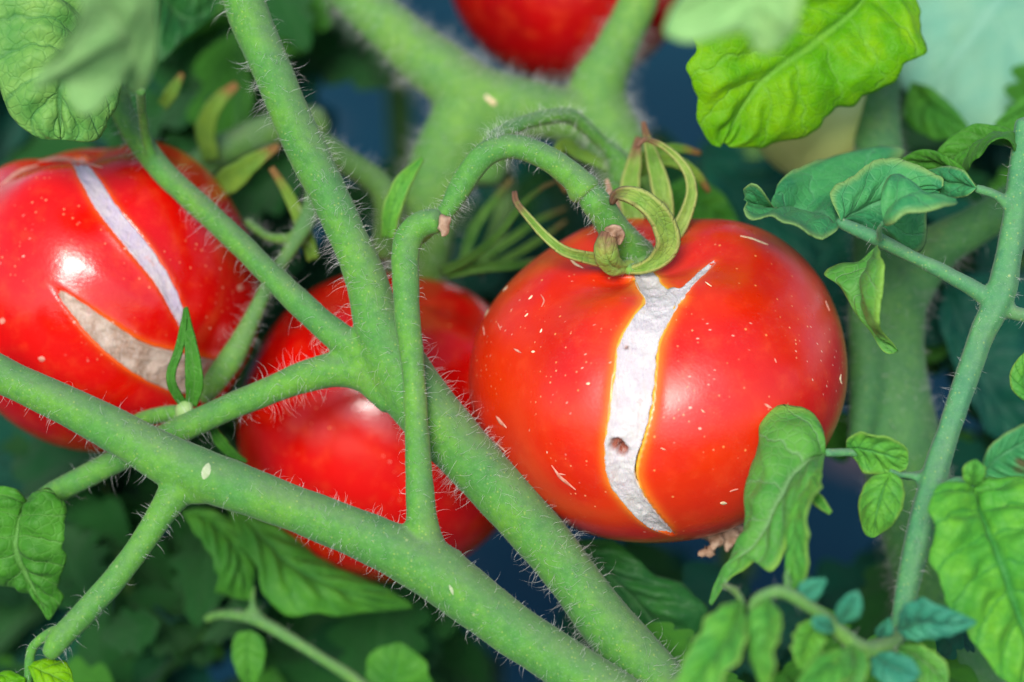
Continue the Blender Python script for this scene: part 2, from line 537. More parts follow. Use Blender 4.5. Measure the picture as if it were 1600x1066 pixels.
# ------------------------------------------------------------------ setting: ground under the plants
gm = NT('ground_cover_navy')
br = gm.n('TexWave'); br.inputs['Scale'].default_value = 60; br.inputs['Distortion'].default_value = 0.5
gm.l(gm.coords(), br.inputs['Vector'])
gc = gm.mix(gm.ramp(gm.noise(3, 4), 0.35, 0.7), (0.002, 0.036, 0.062), (0.004, 0.052, 0.080))
gc = gm.mix(gm.ramp(gm.noise(7, 3), 0.63, 0.70), gc, (0.16, 0.11, 0.11))
gm.set(Base_Color=gc, Roughness=0.8, Specular_IOR_Level=0.15, Normal=gm.bump(br.outputs['Fac'], 0.3, 0.001))
n = 60
gx = np.linspace(-1, 1, n)
gx = np.sign(gx) * (np.abs(gx) ** 3) * 30
gv = np.array([(x, y + 1, 0.006 * noise.noise(Vector((x * 3, y * 3, 0)))) for y in gx for x in gx])
gf = [(j * n + i, j * n + i + 1, (j + 1) * n + i + 1, (j + 1) * n + i) for j in range(n - 1) for i in range(n - 1)]
g = put('ground', raw_mesh('ground', gv, gf), gm.m, kind='structure')

# ------------------------------------------------------------------ tomatoes
def cam_dir(r, u, t):
    """direction from (right, up, toward camera)"""
    return (RT * r + UP * u - FWD * t).normalized()

def tomato_shape(c, R, H, axis, lobes=5, lobe=0.03, dip=0.14, sq=1.0, nu=200, nv=150, seed=0, phase=0.0, bumpy=0.012):
    """returns vertex grid and faces in world coordinates; R, H in metres"""
    az = axis.normalized()
    ax = az.cross(FWD).normalized()
    ay = az.cross(ax).normalized()
    B = np.array([list(ax), list(ay), list(az)])
    th = np.linspace(0, math.pi, nv)
    ph = np.linspace(0, 2 * math.pi, nu, endpoint=False)
    T, F = np.meshgrid(th, ph, indexing='ij')
    st = np.sin(T)
    r = R * np.sign(st) * np.abs(st) ** sq
    shoulder = np.clip(np.cos(T) * 0.7 + 0.6, 0, 1)
    lob = lobe * (np.cos(lobes * F + phase) * 0.7 + 0.5 * np.cos((lobes - 2) * F + phase * 2.1))
    r = r * (1 + lob * shoulder)
    z = H * np.cos(T)
    q = st
    z = z - dip * R * np.exp(-(q / 0.42) ** 2) * (T < math.pi / 2) * (1 - 2.0 * lob)
    z = z + 0.07 * R * np.exp(-(q / 0.25) ** 2) * (T > math.pi / 2)
    z = z + H * lob * 1.3 * np.clip(np.cos(T), 0, 1) * (q > 0) * np.clip(q * 2, 0, 1)
    pos = np.stack([r * np.cos(F), r * np.sin(F), z], -1).reshape(-1, 3)
    nz = np.array([noise.noise(Vector(p) * (1.6 / R) + Vector((seed * 7.3, seed, 1))) for p in pos])
    pos = pos * (1 + bumpy * nz)[:, None]
    wv = pos @ B + np.array(list(c))
    f = []
    for i in range(nv - 1):
        for j in range(nu):
            k = (j + 1) % nu
            f.append((i * nu + j, (i + 1) * nu + j, (i + 1) * nu + k, i * nu + k))
    return wv, f, az

class Skin:
    def __init__(self, v, f):
        self.v, self.f = v, f
        self.bvh = BVHTree.FromPolygons([tuple(q) for q in v], f)
    def at(self, x, y):
        d = (P(x, y, 0) - CAM).normalized()
        h = self.bvh.ray_cast(CAM, d)
        if h[0] is None:
            p, nrm, _, _ = self.bvh.find_nearest(P(x, y, 20))
            return p, nrm
        nrm = h[1]
        if nrm.dot(d) > 0:
            nrm = -nrm
        return h[0], nrm

def strip(skin, left, right, nrow, ncol, edge, hollow, rough, seed, pits=()):
    """corky band lying in the skin between two edges given in photo-frame units"""
    L = cr([(x, y, 0) for x, y in left], nrow)
    R_ = cr([(x, y, 0) for x, y in right], nrow)
    V, pit, rows = [], [], []
    for i in range(nrow):
        mid = None
        for j in range(ncol):
            t = j / (ncol - 1)
            wob = (2.6 * noise.noise(Vector((i * 0.22, seed, 0 if t < .5 else 5))) + 1.6 * noise.noise(Vector((i * 0.9, seed, 0 if t < .5 else 5)))) * min(1, 0.3 + abs(R_[i, 0] - L[i, 0]) / 20)
            t = min(1, max(0, (j - 1) / (ncol - 3)))
            x = L[i, 0] * (1 - t) + R_[i, 0] * t + wob * (abs(2 * t - 1))
            y = L[i, 1] * (1 - t) + R_[i, 1] * t
            p, nrm = skin.at(x, y)
            s = 1 - (2 * t - 1) ** 2
            if j in (0, ncol - 1):
                V.append(tuple(p - nrm * 0.0016)); pit.append(0.0)
                continue
            t2 = min(1, max(0, (j - 1) / (ncol - 3)))
            s = 1 - (2 * t2 - 1) ** 2
            h = edge - hollow * math.sqrt(max(s, 0)) + rough * s * (noise.noise(p * 420) + 0.6 * noise.noise(p * 1300)) * 2
            pv = 0.0
            for (px, py, pr) in pits:
                dd = math.hypot((x - px) * 0.9, y - py) / pr * (1 + 0.25 * noise.noise(Vector((x * .2, y * .2, 3))))
                if dd < 1.3:
                    k = max(0, min(1, (1.25 - dd) / 0.35))
                    pv = max(pv, k)
                    h -= 0.0016 * k
            V.append(tuple(p + nrm * h))
            pit.append(pv)
            if j == ncol // 2:
                mid = p
        rows.append((mid, skin.at(L[i, 0], L[i, 1])[0], skin.at(R_[i, 0], R_[i, 1])[0]))
    mids = np.array([list(r[0]) for r in rows]); le = np.array([list(r[1]) for r in rows]); re_ = np.array([list(r[2]) for r in rows])
    rows = [(Vector(mids[i]), 0.5 * (np.linalg.norm(le - mids[i], axis=1).min() + np.linalg.norm(re_ - mids[i], axis=1).min())) for i in range(len(mids))]
    f = [(i * ncol + j, (i + 1) * ncol + j, (i + 1) * ncol + j + 1, i * ncol + j + 1) for i in range(nrow - 1) for j in range(ncol - 1)]
    return V, f, pit, rows

def add_attr(me, name, vals):
    a = me.attributes.new(name, 'FLOAT', 'POINT')
    a.data.foreach_set('value', np.asarray(vals, np.float32))

def carve(v, center, rowsets, lip=0.0004, wide=0.007, depth=0.0036, groove=0.0008):
    """sink the skin below a scar, raise its lips; returns new verts and halo strength"""
    c = np.array(list(center))
    nr = v - c
    nr /= np.linalg.norm(nr, axis=1)[:, None]
    halo = np.zeros(len(v))
    h = np.zeros(len(v))
    for rows in rowsets:
        p = np.array([list(r[0]) for r in rows])
        wd = np.array([r[1] for r in rows])
        near = np.linalg.norm(v[:, None, :] - p[None, ::3, :], axis=2).min(1) < 0.03
        idx = np.where(near)[0]
        d = np.linalg.norm(v[idx][:, None, :] - p[None], axis=2) - wd[None]
        k = d.argmin(1)
        dd = d[np.arange(len(idx)), k]
        ww = np.clip(wd[k] / 0.003, 0.15, 1)
        ins = np.clip(-dd / 0.0006, 0, 1)
        out = np.clip(dd, 0, None)
        hh = -depth * ins * ww + lip * np.exp(-(out / 0.0012) ** 2) * (1 - ins) * ww - groove * np.exp(-(out / wide) ** 2) * ww
        h[idx] = np.where(np.abs(hh) > np.abs(h[idx]), hh, h[idx])
        halo[idx] = np.maximum(halo[idx], np.exp(-out / 0.0011) * np.clip(ww * 1.3, 0, 1))
    return v + nr * h[:, None], halo

def leaf_grid(mid, left, right, nu=44, nv=25, bulge=0.0, N=6, quilt=0.0004, serr=0.0, seed=0, cup=0.0, wave=0.07, world=False):
    """a blade between its midrib and two margins; rows (x, y, d)"""
    tw = (lambda rows: [tuple(q) for q in rows]) if world else (lambda rows: [tuple(P(*q)) for q in rows])
    m = cr(tw(mid), nu)
    l = cr(tw(left), nu)
    r = cr(tw(right), nu)
    T = np.gradient(m, axis=0)
    T /= np.linalg.norm(T, axis=1)[:, None] + 1e-12
    V, UV, LU = [], [], []
    for i in range(nu):
        u = i / (nu - 1)
        nrm = np.cross(l[i] - r[i], T[i])
        ln = np.linalg.norm(nrm)
        nrm = nrm / ln if ln > 1e-9 else np.array(list(-FWD))
        if nrm.dot(np.array(list(FWD))) > 0:
            nrm = -nrm
        for j in range(nv):
            v = -1 + 2 * j / (nv - 1)
            e = l[i] if v < 0 else r[i]
            a_ = abs(v)
            vec = e - m[i]
            wdt = np.linalg.norm(vec)
            s = 1.0 + 0.07 * a_ ** 2 * (noise.noise(Vector((u * 9, seed * 3.1, 4 * (v > 0)))) + 0.5 * noise.noise(Vector((u * 26, seed, 4 * (v > 0)))))
            if serr:
                t = (u * N * 1.0 + 0.2) % 1.0
                s += serr * a_ ** 3 * (abs(t - 0.5) * -2 + 0.5 + 0.5 * noise.noise(Vector((u * 22, seed, v > 0))))
            p = m[i] + vec * a_ * s
            ph = u * N - a_ * 1.5 + 0.25 * noise.noise(Vector((p[0] * 260, p[1] * 260, p[2] * 260)))
            t = abs(ph % 1.0 - 0.5)
            h = quilt * (math.cos(t * 2 * math.pi * 1.0)) * math.sin(math.pi * min(a_ * 1.15, 1)) * min(1, wdt / 0.005)
            h -= quilt * 0.9 * math.exp(-(a_ / 0.08) ** 2)
            h += bulge * wdt * 4 * a_ * (1 - a_) + cup * wdt * a_ * a_
            h += wave * wdt * a_ * (math.sin(u * 9 + seed + (2 if v > 0 else 0)) + 0.7 * math.sin(u * 21 + seed * 2 + (1 if v > 0 else 0)) * a_)
            h += 0.10 * wdt * noise.noise(Vector((u * 4, v * 2.2, seed * 1.7)))
            V.append(p + nrm * h)
            UV.append((u * N, v))
            LU.append(u)
    f = [(i * nv + j, (i + 1) * nv + j, (i + 1) * nv + j + 1, i * nv + j + 1) for i in range(nu - 1) for j in range(nv - 1)]
    return np.array(V), f, UV, LU

def leaf(name, parent, mat, mid, left, right, label=None, thick=0.00022, **kw):
    v, f, UV, LU = leaf_grid(mid, left, right, **kw)
    me = raw_mesh(name, v, f)
    uvl = me.uv_layers.new(name='UVMap')
    li = np.empty(len(me.loops), np.int32)
    me.loops.foreach_get('vertex_index', li)
    uvl.data.foreach_set('uv', np.array(UV, np.float32)[li].ravel())
    add_attr(me, 'lu', LU)
    o = put(name, me, M[mat] if isinstance(mat, str) else mat, parent, label=label)
    s = o.modifiers.new('thickness', 'SOLIDIFY')
    s.thickness = thick
    s.offset = 0
    return o

def blade(name, parent, mat, spine, half, side=None, label=None, thick=0.0005, curl=0.3, **kw):
    """narrow leaf from a spine (x, y, d) and half widths (frame units); side = width direction (right, up, toward)"""
    n = 14
    c = cr([tuple(P(*q)) for q in spine], n)
    T = np.gradient(c, axis=0)
    T /= np.linalg.norm(T, axis=1)[:, None]
    hw = np.interp(np.linspace(0, 1, n), np.linspace(0, 1, len(half)), half)
    l, r = [], []
    tc = np.array(list(-FWD)) if side is None else np.array(list(cam_dir(*side)))
    for i in range(n):
        s = np.cross(T[i], tc) if side is None else tc - T[i] * tc.dot(T[i])
        s /= np.linalg.norm(s) + 1e-9
        ww = pxm(hw[i], spine[0][2])
        l.append(c[i] - s * ww)
        r.append(c[i] + s * ww)
    kw.setdefault('nu', 36); kw.setdefault('nv', 9); kw.setdefault('quilt', 0.00008); kw.setdefault('N', 5)
    return leaf(name, parent, mat, [tuple(q) for q in c], [tuple(q) for q in l], [tuple(q) for q in r], label=label,
                thick=thick, world=True, cup=curl, **kw)

def finish_stem(mb, voxel, smooth, name, mat, parent, long_=(0.25, 0.003), fuzz=4.0, seed=1, label=None, up_off=0.0):
    me = remeshed(mb, voxel, smooth)
    co = np.empty(len(me.vertices) * 3); me.vertices.foreach_get('co', co); co = co.reshape(-1, 3)
    no = np.array([v.normal[:] for v in me.vertices])
    lump = np.array([noise.noise(Vector(c) * 55) * 0.00045 + noise.noise(Vector(c) * 210) * 0.00016 for c in co])
    me.vertices.foreach_set('co', (co + no * lump[:, None]).ravel())
    me.update()
    o = put(name, me, M[mat], parent, label=label)
    nv = len(me.vertices)
    nn = np.array([v.normal[:] for v in me.vertices]) if nv < 400000 else np.zeros((nv, 3))
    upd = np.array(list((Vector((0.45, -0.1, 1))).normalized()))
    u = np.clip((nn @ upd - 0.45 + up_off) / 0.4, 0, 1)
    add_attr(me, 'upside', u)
    if long_[0] > 0:
        hairs(me, None, 'hairs', M['hair'], o, long_[0] * 1.5, long_[1], 0.00003, seed, 1.7, 0.6, clump=0.9, segs=4)
    if fuzz > 0:
        hairs(me, None, 'fuzz', M['fuzz'], o, fuzz, 0.00026, 0.00003, seed + 5, 0.5, 0.1, segs=1, maxn=60000)
    return o

# ------------------------------------------------------------------ the main split tomato
def build_tomato(label, c, Rp, Hp, axis, mat, crack=None, nu=200, nv=150, group='ripe red tomatoes on the vines', halo_k=1.0, **kw):
    x, y, d = c
    cw = P(x, y, d)
    R, H = pxm(Rp, d), pxm(Hp, d)
    ax = cam_dir(*axis)
    t = thing('tomato', cw, label, 'tomato', group)
    v, f, az = tomato_shape(cw, R, H, ax, nu=nu, nv=nv, **kw)
    skin = Skin(v, f)
    halo = np.zeros(len(v))
    sets = []
    strips = []
    for (left, right, nrow, ncol, edge, hollow, rough, smat, pits) in (crack or []):
        V, F, pit, rows = strip(skin, left, right, nrow, ncol, edge, hollow, rough, len(strips) + 1, pits)
        sets.append(rows)
        strips.append((V, F, pit, smat))
    if sets:
        v, halo = carve(v, cw, sets)
        halo = halo * halo_k
    me = raw_mesh('skin', v, f)
    add_attr(me, 'halo', halo)
    put('skin', me, M[mat], t)
    for V, F, pit, smat in strips:
        ms = raw_mesh('crack_scar', V, F)
        add_attr(ms, 'pit', pit)
        put('crack_scar', ms, M[smat], t)
    return t, skin

def fleck(t, skin, pts, half, mat='skin_mark', name='skin_mark', h=0.00012):
    """small raised mark on the skin along frame points"""
    c = cr([(x, y, 0) for x, y in pts], 9)
    V = []
    for i in range(9):
        u = i / 8
        tx = c[min(i + 1, 8)] - c[max(i - 1, 0)]
        tx /= np.linalg.norm(tx) + 1e-9
        w_ = half * math.sin(math.pi * (0.06 + 0.88 * u)) * (1 + 0.35 * noise.noise(Vector((c[i][0] * .3, c[i][1] * .3, 1))))
        for s in (-1, -0.5, 0, 0.5, 1):
            p, nrm = skin.at(c[i][0] - tx[1] * w_ * s, c[i][1] + tx[0] * w_ * s)
            V.append(tuple(p + nrm * (h * (1 - s * s) + 0.00002 + 0.00005 * noise.noise(p * 1500))))
    F = [(i * 5 + j, (i + 1) * 5 + j, (i + 1) * 5 + j + 1, i * 5 + j + 1) for i in range(8) for j in range(4)]
    return put(name, raw_mesh(name, V, F), M[mat], t)

crackA = ([(989, 424), (992, 436), (999, 452), (1010, 471), (993, 491), (976, 519), (965, 547), (962, 580), (956, 617), (953, 650), (946, 684), (945, 721), (953, 757), (973, 786), (996, 811), (1018, 828), (1050, 838)],
          [(1014, 420), (1026, 431), (1033, 444), (1058, 466), (1051, 490), (1040, 510), (1030, 532), (1025, 560), (1022, 598), (1014, 650), (1006, 680), (995, 712), (991, 744), (1003, 774), (1020, 798), (1036, 818), (1054, 836)])
crackB = ([(1040, 458), (1046, 450), (1054, 449), (1063, 450), (1078, 438), (1095, 422), (1116, 406)],
          [(1056, 474), (1063, 468), (1069, 460), (1078, 448), (1090, 436), (1102, 426), (1119, 410)])
T1, skin1 = build_tomato('large sharp orange-red tomato with a white corky crack from calyx to base',
    (1028, 586, 14), 293, 243, (-0.16, 0.84, 0.52), 'tom_main',
    crack=[(crackA[0], crackA[1], 150, 25, -0.0001, 0.0005, 0.0002, 'scar', [(963, 697, 10), (971, 706, 8), (978, 541, 2)]),
           (crackB[0], crackB[1], 60, 11, -0.00002, 0.0003, 0.00012, 'scar', [])],
    nu=420, nv=300, lobes=5, lobe=0.022, dip=0.19, seed=3, phase=1.0, bumpy=0.022)
for pts, hw, mt in [([(1157, 369), (1175, 373), (1200, 383)], 2.6, 'speck_and_glint'), ([(1314, 585), (1313, 592), (1315, 600)], 2.4, 'speck_and_glint'),
                    ([(755, 497), (760, 490), (764, 482)], 2.2, 'speck_and_glint'), ([(786, 455), (793, 448)], 2.0, 'speck_and_glint'), ([(826, 468), (832, 462)], 2.4, 'speck_and_glint'),
                    ([(820, 495), (825, 490)], 2.4, 'speck_and_glint'), ([(844, 520), (847, 514)], 2.2, 'speck_and_glint'), ([(830, 550), (838, 549)], 3.4, 'speck_and_glint'),  # last mark here is a painted glint on a small bump
                    ([(916, 600), (924, 599)], 4.4, 'speck_and_glint'), ([(775, 650), (785, 663), (797, 675)], 5, 'skin_mark'), ([(803, 545), (815, 552)], 3, 'skin_mark'),  # first mark here is a painted white glint, not a speck
                    ([(862, 727), (880, 752), (912, 778)], 4.5, 'skin_mark'), ([(772, 690), (790, 706)], 3, 'skin_mark'), ([(1125, 786), (1139, 787)], 5, 'speck_and_glint'),
                    ([(845, 460), (850, 470), (846, 480)], 2, 'skin_mark'), ([(1194, 631), (1210, 640)], 4, 'skin_mark'), ([(1290, 470), (1296, 486)], 2, 'skin_mark'),
                    ([(1102, 441), (1112, 448)], 1.6, 'speck_and_glint'), ([(1140, 768), (1153, 764)], 1.8, 'skin_mark'), ([(755, 510), (757, 524)], 2, 'skin_mark'),
                    ([(889, 400), (900, 415), (918, 425)], 3.2, 'speck_and_glint'), ([(870, 740), (884, 742)], 2, 'skin_mark'), ([(1032, 700), (1040, 703)], 1.4, 'speck_and_glint'),
                    ([(1210, 560), (1213, 567)], 1.5, 'skin_mark'), ([(778, 505), (782, 516)], 1.7, 'skin_mark'), ([(1095, 640), (1101, 645)], 1.6, 'speck_and_glint')]:
    fleck(T1, skin1, [((x - pts[0][0]) * 0.75 + pts[0][0], (y - pts[0][1]) * 0.75 + pts[0][1]) for x, y in pts] if hw > 3 else pts, hw * 0.55, mt)

# fruit stalk, from the knuckle down to the calyx
mb = MB()
tube_into(mb, W([(914, 295, -1, 21), (921, 304, -1, 22), (928, 313, -1, 25), (939, 327, 0, 24), (958, 355, 2, 25), (978, 382, 5, 29), (992, 404, 9, 36)]))
tube_into(mb, W([(984, 398, 6, 30), (992, 410, 9, 38)]))
cal = finish_stem(mb, 0.0004, 8, 'fruit_stalk', 'stem', T1, (0.4, 0.0024), 5, 11)
# calyx plate and its sepals
mb = MB()
for a_ in range(7):
    an = a_ * 0.897
    tube_into(mb, W([(990, 405, 8, 22), (992 + 46 * math.cos(an), 405 + 18 * math.sin(an), 9 - 9 * math.sin(an), 9)]))
calyx = finish_stem(mb, 0.0004, 10, 'calyx', 'stem_yellow', T1, (0.4, 0.002), 3, 12)
def sep(spine, half, mat='sepal', parent=calyx, hair=True, **kw):
    o = blade('sepal', parent, mat, spine, half, **kw)
    if hair:
        hairs(o.data, None, 'hairs', M['hair'], parent, 0.7, 0.0013, 0.00003, int(spine[0][0]), 0.8, 0.2) if parent.parent is None else None
    return o
sep([(958, 411, 4), (931, 406, -1), (883, 393, -6), (852, 369, -6), (824, 338, -3), (807, 316, 0), (804, 300, 2)], [10, 10, 8, 6.5, 5.5, 4.5, 3.5], curl=0.5)
leaf('sepal', calyx, 'sepal', [(980, 417, 2), (959, 415, -3), (949, 401, -6), (946, 384, -7), (951, 366, -6)],
     [(982, 424, 2), (955, 428, -2), (936, 413, -4), (931, 388, -5), (942, 364, -5)],
     [(986, 407, 4), (973, 411, 0), (965, 399, -4), (962, 380, -6), (959, 364, -6)],
     N=5, nu=44, nv=15, quilt=0.0002, bulge=0.25, thick=0.0009)
blade('sepal_tip', calyx, 'dry', [(950, 364, -6), (960, 360, -7), (968, 368, -5), (967, 382, -4)], [8, 9, 8, 2], curl=0.4)
sep([(984, 423, 1), (1004, 419, 0), (1030, 404, -2), (1044, 378, -5), (1036, 350, -7), (1020, 326, -9), (996, 309, -9), (975, 303, -7), (961, 306, -4), (955, 318, -2)], [5, 9, 14, 17, 17, 16, 14, 11, 7, 3], curl=0.5, thick=0.0008)
sep([(1040, 385, 8), (1057, 362, 8), (1073, 330, 8), (1081, 296, 9), (1070, 262, 10), (1045, 235, 11), (1020, 221, 10), (1003, 219, 8), (995, 230, 8)], [11, 11, 9.5, 8, 6.5, 5, 4, 3, 2], curl=0.6)
sep([(1032, 365, 16), (1037, 335, 16), (1034, 300, 16), (1023, 258, 18), (1013, 224, 18), (1005, 190, 17)], [12, 15, 14.5, 12, 7, 2.5], curl=0.4)
sep([(1000, 375, 20), (988, 335, 20), (984, 295, 22), (991, 252, 24), (998, 214, 24)], [14, 17, 15, 11, 4], curl=0.4)
sep([(985, 372, 22), (965, 330, 22), (953, 300, 22), (948, 280, 22)], [8, 8, 6, 2], 'dry', curl=0.4)
hb = bpy.data.meshes.new('x')
# dried blossom under the fruit
mb = MB()
random.seed(4)
for pts in [[(1092, 830, 16, 9), (1115, 830, 14, 13), (1145, 828, 14, 14), (1172, 838, 16, 11)], [(1112, 834, 12, 10), (1120, 848, 11, 8), (1113, 860, 10, 6), (1098, 864, 10, 6)],
            [(1125, 835, 14, 9), (1137, 850, 13, 8), (1130, 860, 12, 5)], [(1140, 832, 13, 12), (1160, 846, 12, 10), (1178, 850, 12, 8)], [(1098, 864, 10, 8), (1104, 858, 9, 5)]]:
    tube_into(mb, W(pts), ns=16)
db = remeshed(mb, 0.00045, 2)
for vv in db.vertices:
    vv.co += Vector(vv.normal) * (noise.noise(vv.co * 500) * 0.0012 + noise.noise(vv.co * 1300) * 0.0006)
put('dried_blossom', db, M['dry'], T1)

# ------------------------------------------------------------------ the other tomatoes
T2, skin2 = build_tomato('red tomato half hidden behind the crossing stems, white glare on its front',
    (605, 664, 58), 232, 246, (0.20, 0.86, 0.46), 'tom_red', nu=240, nv=180, lobes=4, lobe=0.014, dip=0.12, seed=9, phase=2.6, sq=0.93)
c3a = ([(112, 252), (128, 284), (154, 330), (209, 399), (246, 446), (275, 497), (303, 545)], [(128, 246), (158, 284), (185, 326), (230, 380), (264, 432), (288, 484), (308, 542)])
c3b = ([(72, 440), (90, 461), (107, 484), (146, 531), (195, 573), (240, 600), (285, 615), (330, 612)], [(74, 439), (97, 453), (123, 470), (178, 508), (225, 538), (270, 551), (319, 562), (362, 568)])
T3, skin3 = build_tomato('red tomato at the left edge with one narrow lilac and one wide tan crack',
    (163, 455, 40), 243, 255, (-0.12, 0.97, 0.20), 'tom_red',
    crack=[(c3a[0], c3a[1], 90, 15, -0.0001, 0.0003, 0.0002, 'scar_lilac', []), (c3b[0], c3b[1], 90, 21, -0.0001, 0.0005, 0.0003, 'scar_brown', [])],
    nu=260, nv=200, lobes=5, lobe=0.016, dip=0.2, seed=5, phase=0.4, halo_k=0.45)
for pts, hw in [([(60, 252), (100, 248), (160, 262)], 3), ([(0, 290), (30, 268), (60, 258)], 3), ([(0, 500), (8, 503)], 5), ([(60, 560), (70, 562)], 4), ([(370, 448), (380, 452)], 5)]:
    fleck(T3, skin3, pts, hw)
T4, skin4 = build_tomato('blurred red tomato darkened for shade at the top edge behind the forked thick stem',
    (888, -50, 95), 190, 178, (0.1, 0.75, 0.6), 'tom_shaded', nu=140, nv=100, lobe=0.02, seed=2)
T6, _ = build_tomato('pale yellow-green unripe tomato showing below the bright leaf beside the upright stem', (1272, 176, 54), 100, 108, (0.1, 0.9, 0.3), 'tom_green', nu=120, nv=90, seed=8,
                     group=None)

# ------------------------------------------------------------------ front vine (in focus)
V1 = thing('tomato_vine', P(930, 1066, -12), 'sharp hairy green stem crossing from left edge to bottom centre, with a torn stub', 'vine', 'hairy tomato stems')
mb = MB()
tube_into(mb, W([(-70, 545, -8, 29.9), (0, 585, -8, 30.95), (100, 632, -9, 32), (200, 684, -11, 35.15), (290, 732, -12, 41.45), (370, 762, -12, 39.35), (450, 791, -12, 37.25), (530, 822, -12, 38.3), (600, 852, -12, 41.45),
                 (680, 893, -12, 46.7), (778, 966, -12, 41.45), (850, 1015, -12, 40.4), (930, 1068, -12, 41.45), (1010, 1120, -12, 41.45)]), ns=20)
tube_into(mb, W([(300, 735, -12, 36.2), (284, 757, -12, 30.95), (258, 795, -13, 23.6), (225, 845, -14, 19.4), (180, 905, -15, 18.875), (130, 960, -16, 19.4), (92, 1000, -17, 18.35), (76, 1024, -17, 12)]))
tube_into(mb, W([(276, 752, -12, 27.8), (304, 764, -12, 25.7), (330, 764, -12, 23.6)]))
tube_into(mb, W([(88, 985, -16, 9), (62, 1000, -15, 8), (48, 1020, -14, 7), (42, 1080, -12, 6)]), ns=10)
tube_into(mb, W([(672, 885, -12, 38.3), (662, 845, -12, 30.95), (658, 805, -12, 24.65), (656, 770, -11.5, 22.55), (652, 700, -11, 19.4), (648, 620, -10, 18.875), (644, 560, -9.5, 19.4), (637, 500, -9, 20.45), (634, 450, -8, 21.5),
                 (632, 400, -7, 22.55), (640, 368, -6, 22.55), (660, 349, -6, 21.5), (685, 345, -7, 19.4)]), ns=18)
tube_into(mb, W([(630, 846, -12, 25.7), (652, 835, -12, 19.4), (664, 812, -12, 17.3)]))
tube_into(mb, W([(700, 885, -12, 32), (678, 862, -12, 21.5), (670, 830, -12, 17.3)]))
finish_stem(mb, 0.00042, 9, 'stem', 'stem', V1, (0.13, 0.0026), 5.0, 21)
s1 = V1.children[0]
sk1 = Skin([tuple(s1.matrix_basis @ q.co + V1.location) for q in s1.data.vertices], [tuple(f.vertices) for f in s1.data.polygons])
fleck(V1, sk1, [(326, 724), (322, 737), (318, 749)], 7, 'scuff', 'scuff_mark', 0.00008)
fleck(V1, sk1, [(702, 914), (706, 923), (708, 930)], 2.6, 'scuff', 'scuff_mark', 0.00005)
# torn end of the stub
mb = MB()
tube_into(mb, W([(690, 346, -9, 13), (699, 344, -9, 8), (705, 340, -9, 3)]))
tube_into(mb, W([(692, 352, -9, 11), (696, 362, -9, 7), (690, 370, -9, 3)]))
put('torn_end', remeshed(mb, 0.0004, 2), M['dry'], V1)
mb = MB()
tube_into(mb, W([(652, 372, -1, 15), (672, 352, 0, 15), (697, 330, 0, 15), (713, 302, 0, 17.3), (733, 270, 0, 17.825), (757, 243, 0, 18.35), (786, 230, 0, 18.875), (820, 232, 0, 19.4), (857, 248, 0, 20.975), (890, 271, 0, 22.55),
                 (902, 283, -1, 22.5), (911, 295, -1, 28), (917, 302, -1, 26)]), ns=18)
tube_into(mb, W([(754, 246, 1, 13), (779, 213, 6, 13.5), (818, 193, 12, 13.5), (857, 183, 17, 13.5), (891, 182, 22, 14), (919, 203, 26, 13.5), (947, 230, 30, 14), (963, 246, 32, 19.4), (975, 275, 34, 23.6)]), ns=14)
finish_stem(mb, 0.0004, 7, 'pedicel', 'stem', V1, (0.55, 0.0028), 7.0, 23)
k = MB()
tube_into(k, W([(905, 306, -2, 4), (912, 301, -4, 27.8)]), ns=18, n=3)
# leaves low on the left, growing from the front vine
leaf('leaf', V1, 'leaf_bright', [(44, 1040, -14), (72, 1050, -15), (116, 1072, -14)], [(44, 1038, -14), (70, 1030, -12), (104, 1036, -13), (116, 1070, -14)],
     [(44, 1042, -14), (60, 1075, -16), (90, 1090, -15), (116, 1074, -14)], N=4, serr=0.1, nu=30, nv=17, bulge=0.15)
leaf('leaf', V1, 'leaf_bright', [(40, 1062, -14), (10, 1066, -15), (-30, 1080, -15)], [(40, 1064, -14), (20, 1095, -15), (-30, 1082, -15)],
     [(40, 1060, -14), (8, 1048, -13), (-30, 1078, -15)], N=4, nu=24, nv=15, bulge=0.15)

# ------------------------------------------------------------------ second vine, forked behind it
V2 = thing('tomato_vine', P(1030, 1066, 0), 'hairy green stem falling from the top through the central fork to the bottom', 'vine', 'hairy tomato stems')
mb = MB()
tube_into(mb, W([(372, -30, 4, 34.1), (395, 40, 4, 33.05), (425, 110, 3, 32), (465, 205, 2, 32), (508, 292, 1, 30.425), (528, 335, 0, 30.425), (549, 380, 0, 30.95), (570, 430, 0, 33.05), (584, 480, 0, 35.15), (600, 530, 0, 42.5), (630, 590, 0, 49.85),
                 (675, 650, 0, 49.85), (725, 705, 0, 45.65), (793, 780, 0, 43.55), (868, 869, 0, 42.5), (947, 974, 0, 42.5), (1022, 1060, 0, 44.6), (1060, 1110, 0, 44.6)]), ns=20)
tube_into(mb, W([(612, 590, 0, 36.2), (570, 553, 1, 27.8), (520, 520, 2, 22.55), (431, 437, 7, 21.5), (350, 358, 12, 19.4), (290, 303, 16, 18.35), (245, 258, 19, 19.4), (212, 212, 21, 20.45), (190, 170, 22, 19.4), (180, 120, 22, 17.3)]))
tube_into(mb, W([(640, 620, 0, 34.1), (590, 592, 1, 32), (545, 578, 2, 29.9), (487, 586, 3, 26.75), (420, 611, 5, 23.075), (350, 640, 7, 21.5), (290, 668, 8, 21.5), (187, 718, 11, 20.45), (94, 766, 14, 19.4), (20, 815, 17, 18.35), (-60, 860, 18, 17.3)]))
tube_into(mb, W([(565, 560, 1, 25.7), (575, 590, 1, 25.7), (615, 625, 0, 27.8)]))
tube_into(mb, W([(240, 252, 18, 9), (228, 215, 15, 8), (222, 175, 8, 7.5), (220, 140, 0, 7)]), ns=10)
finish_stem(mb, 0.00044, 10, 'stem', 'stem', V2, (0.2, 0.0042), 6.0, 31)
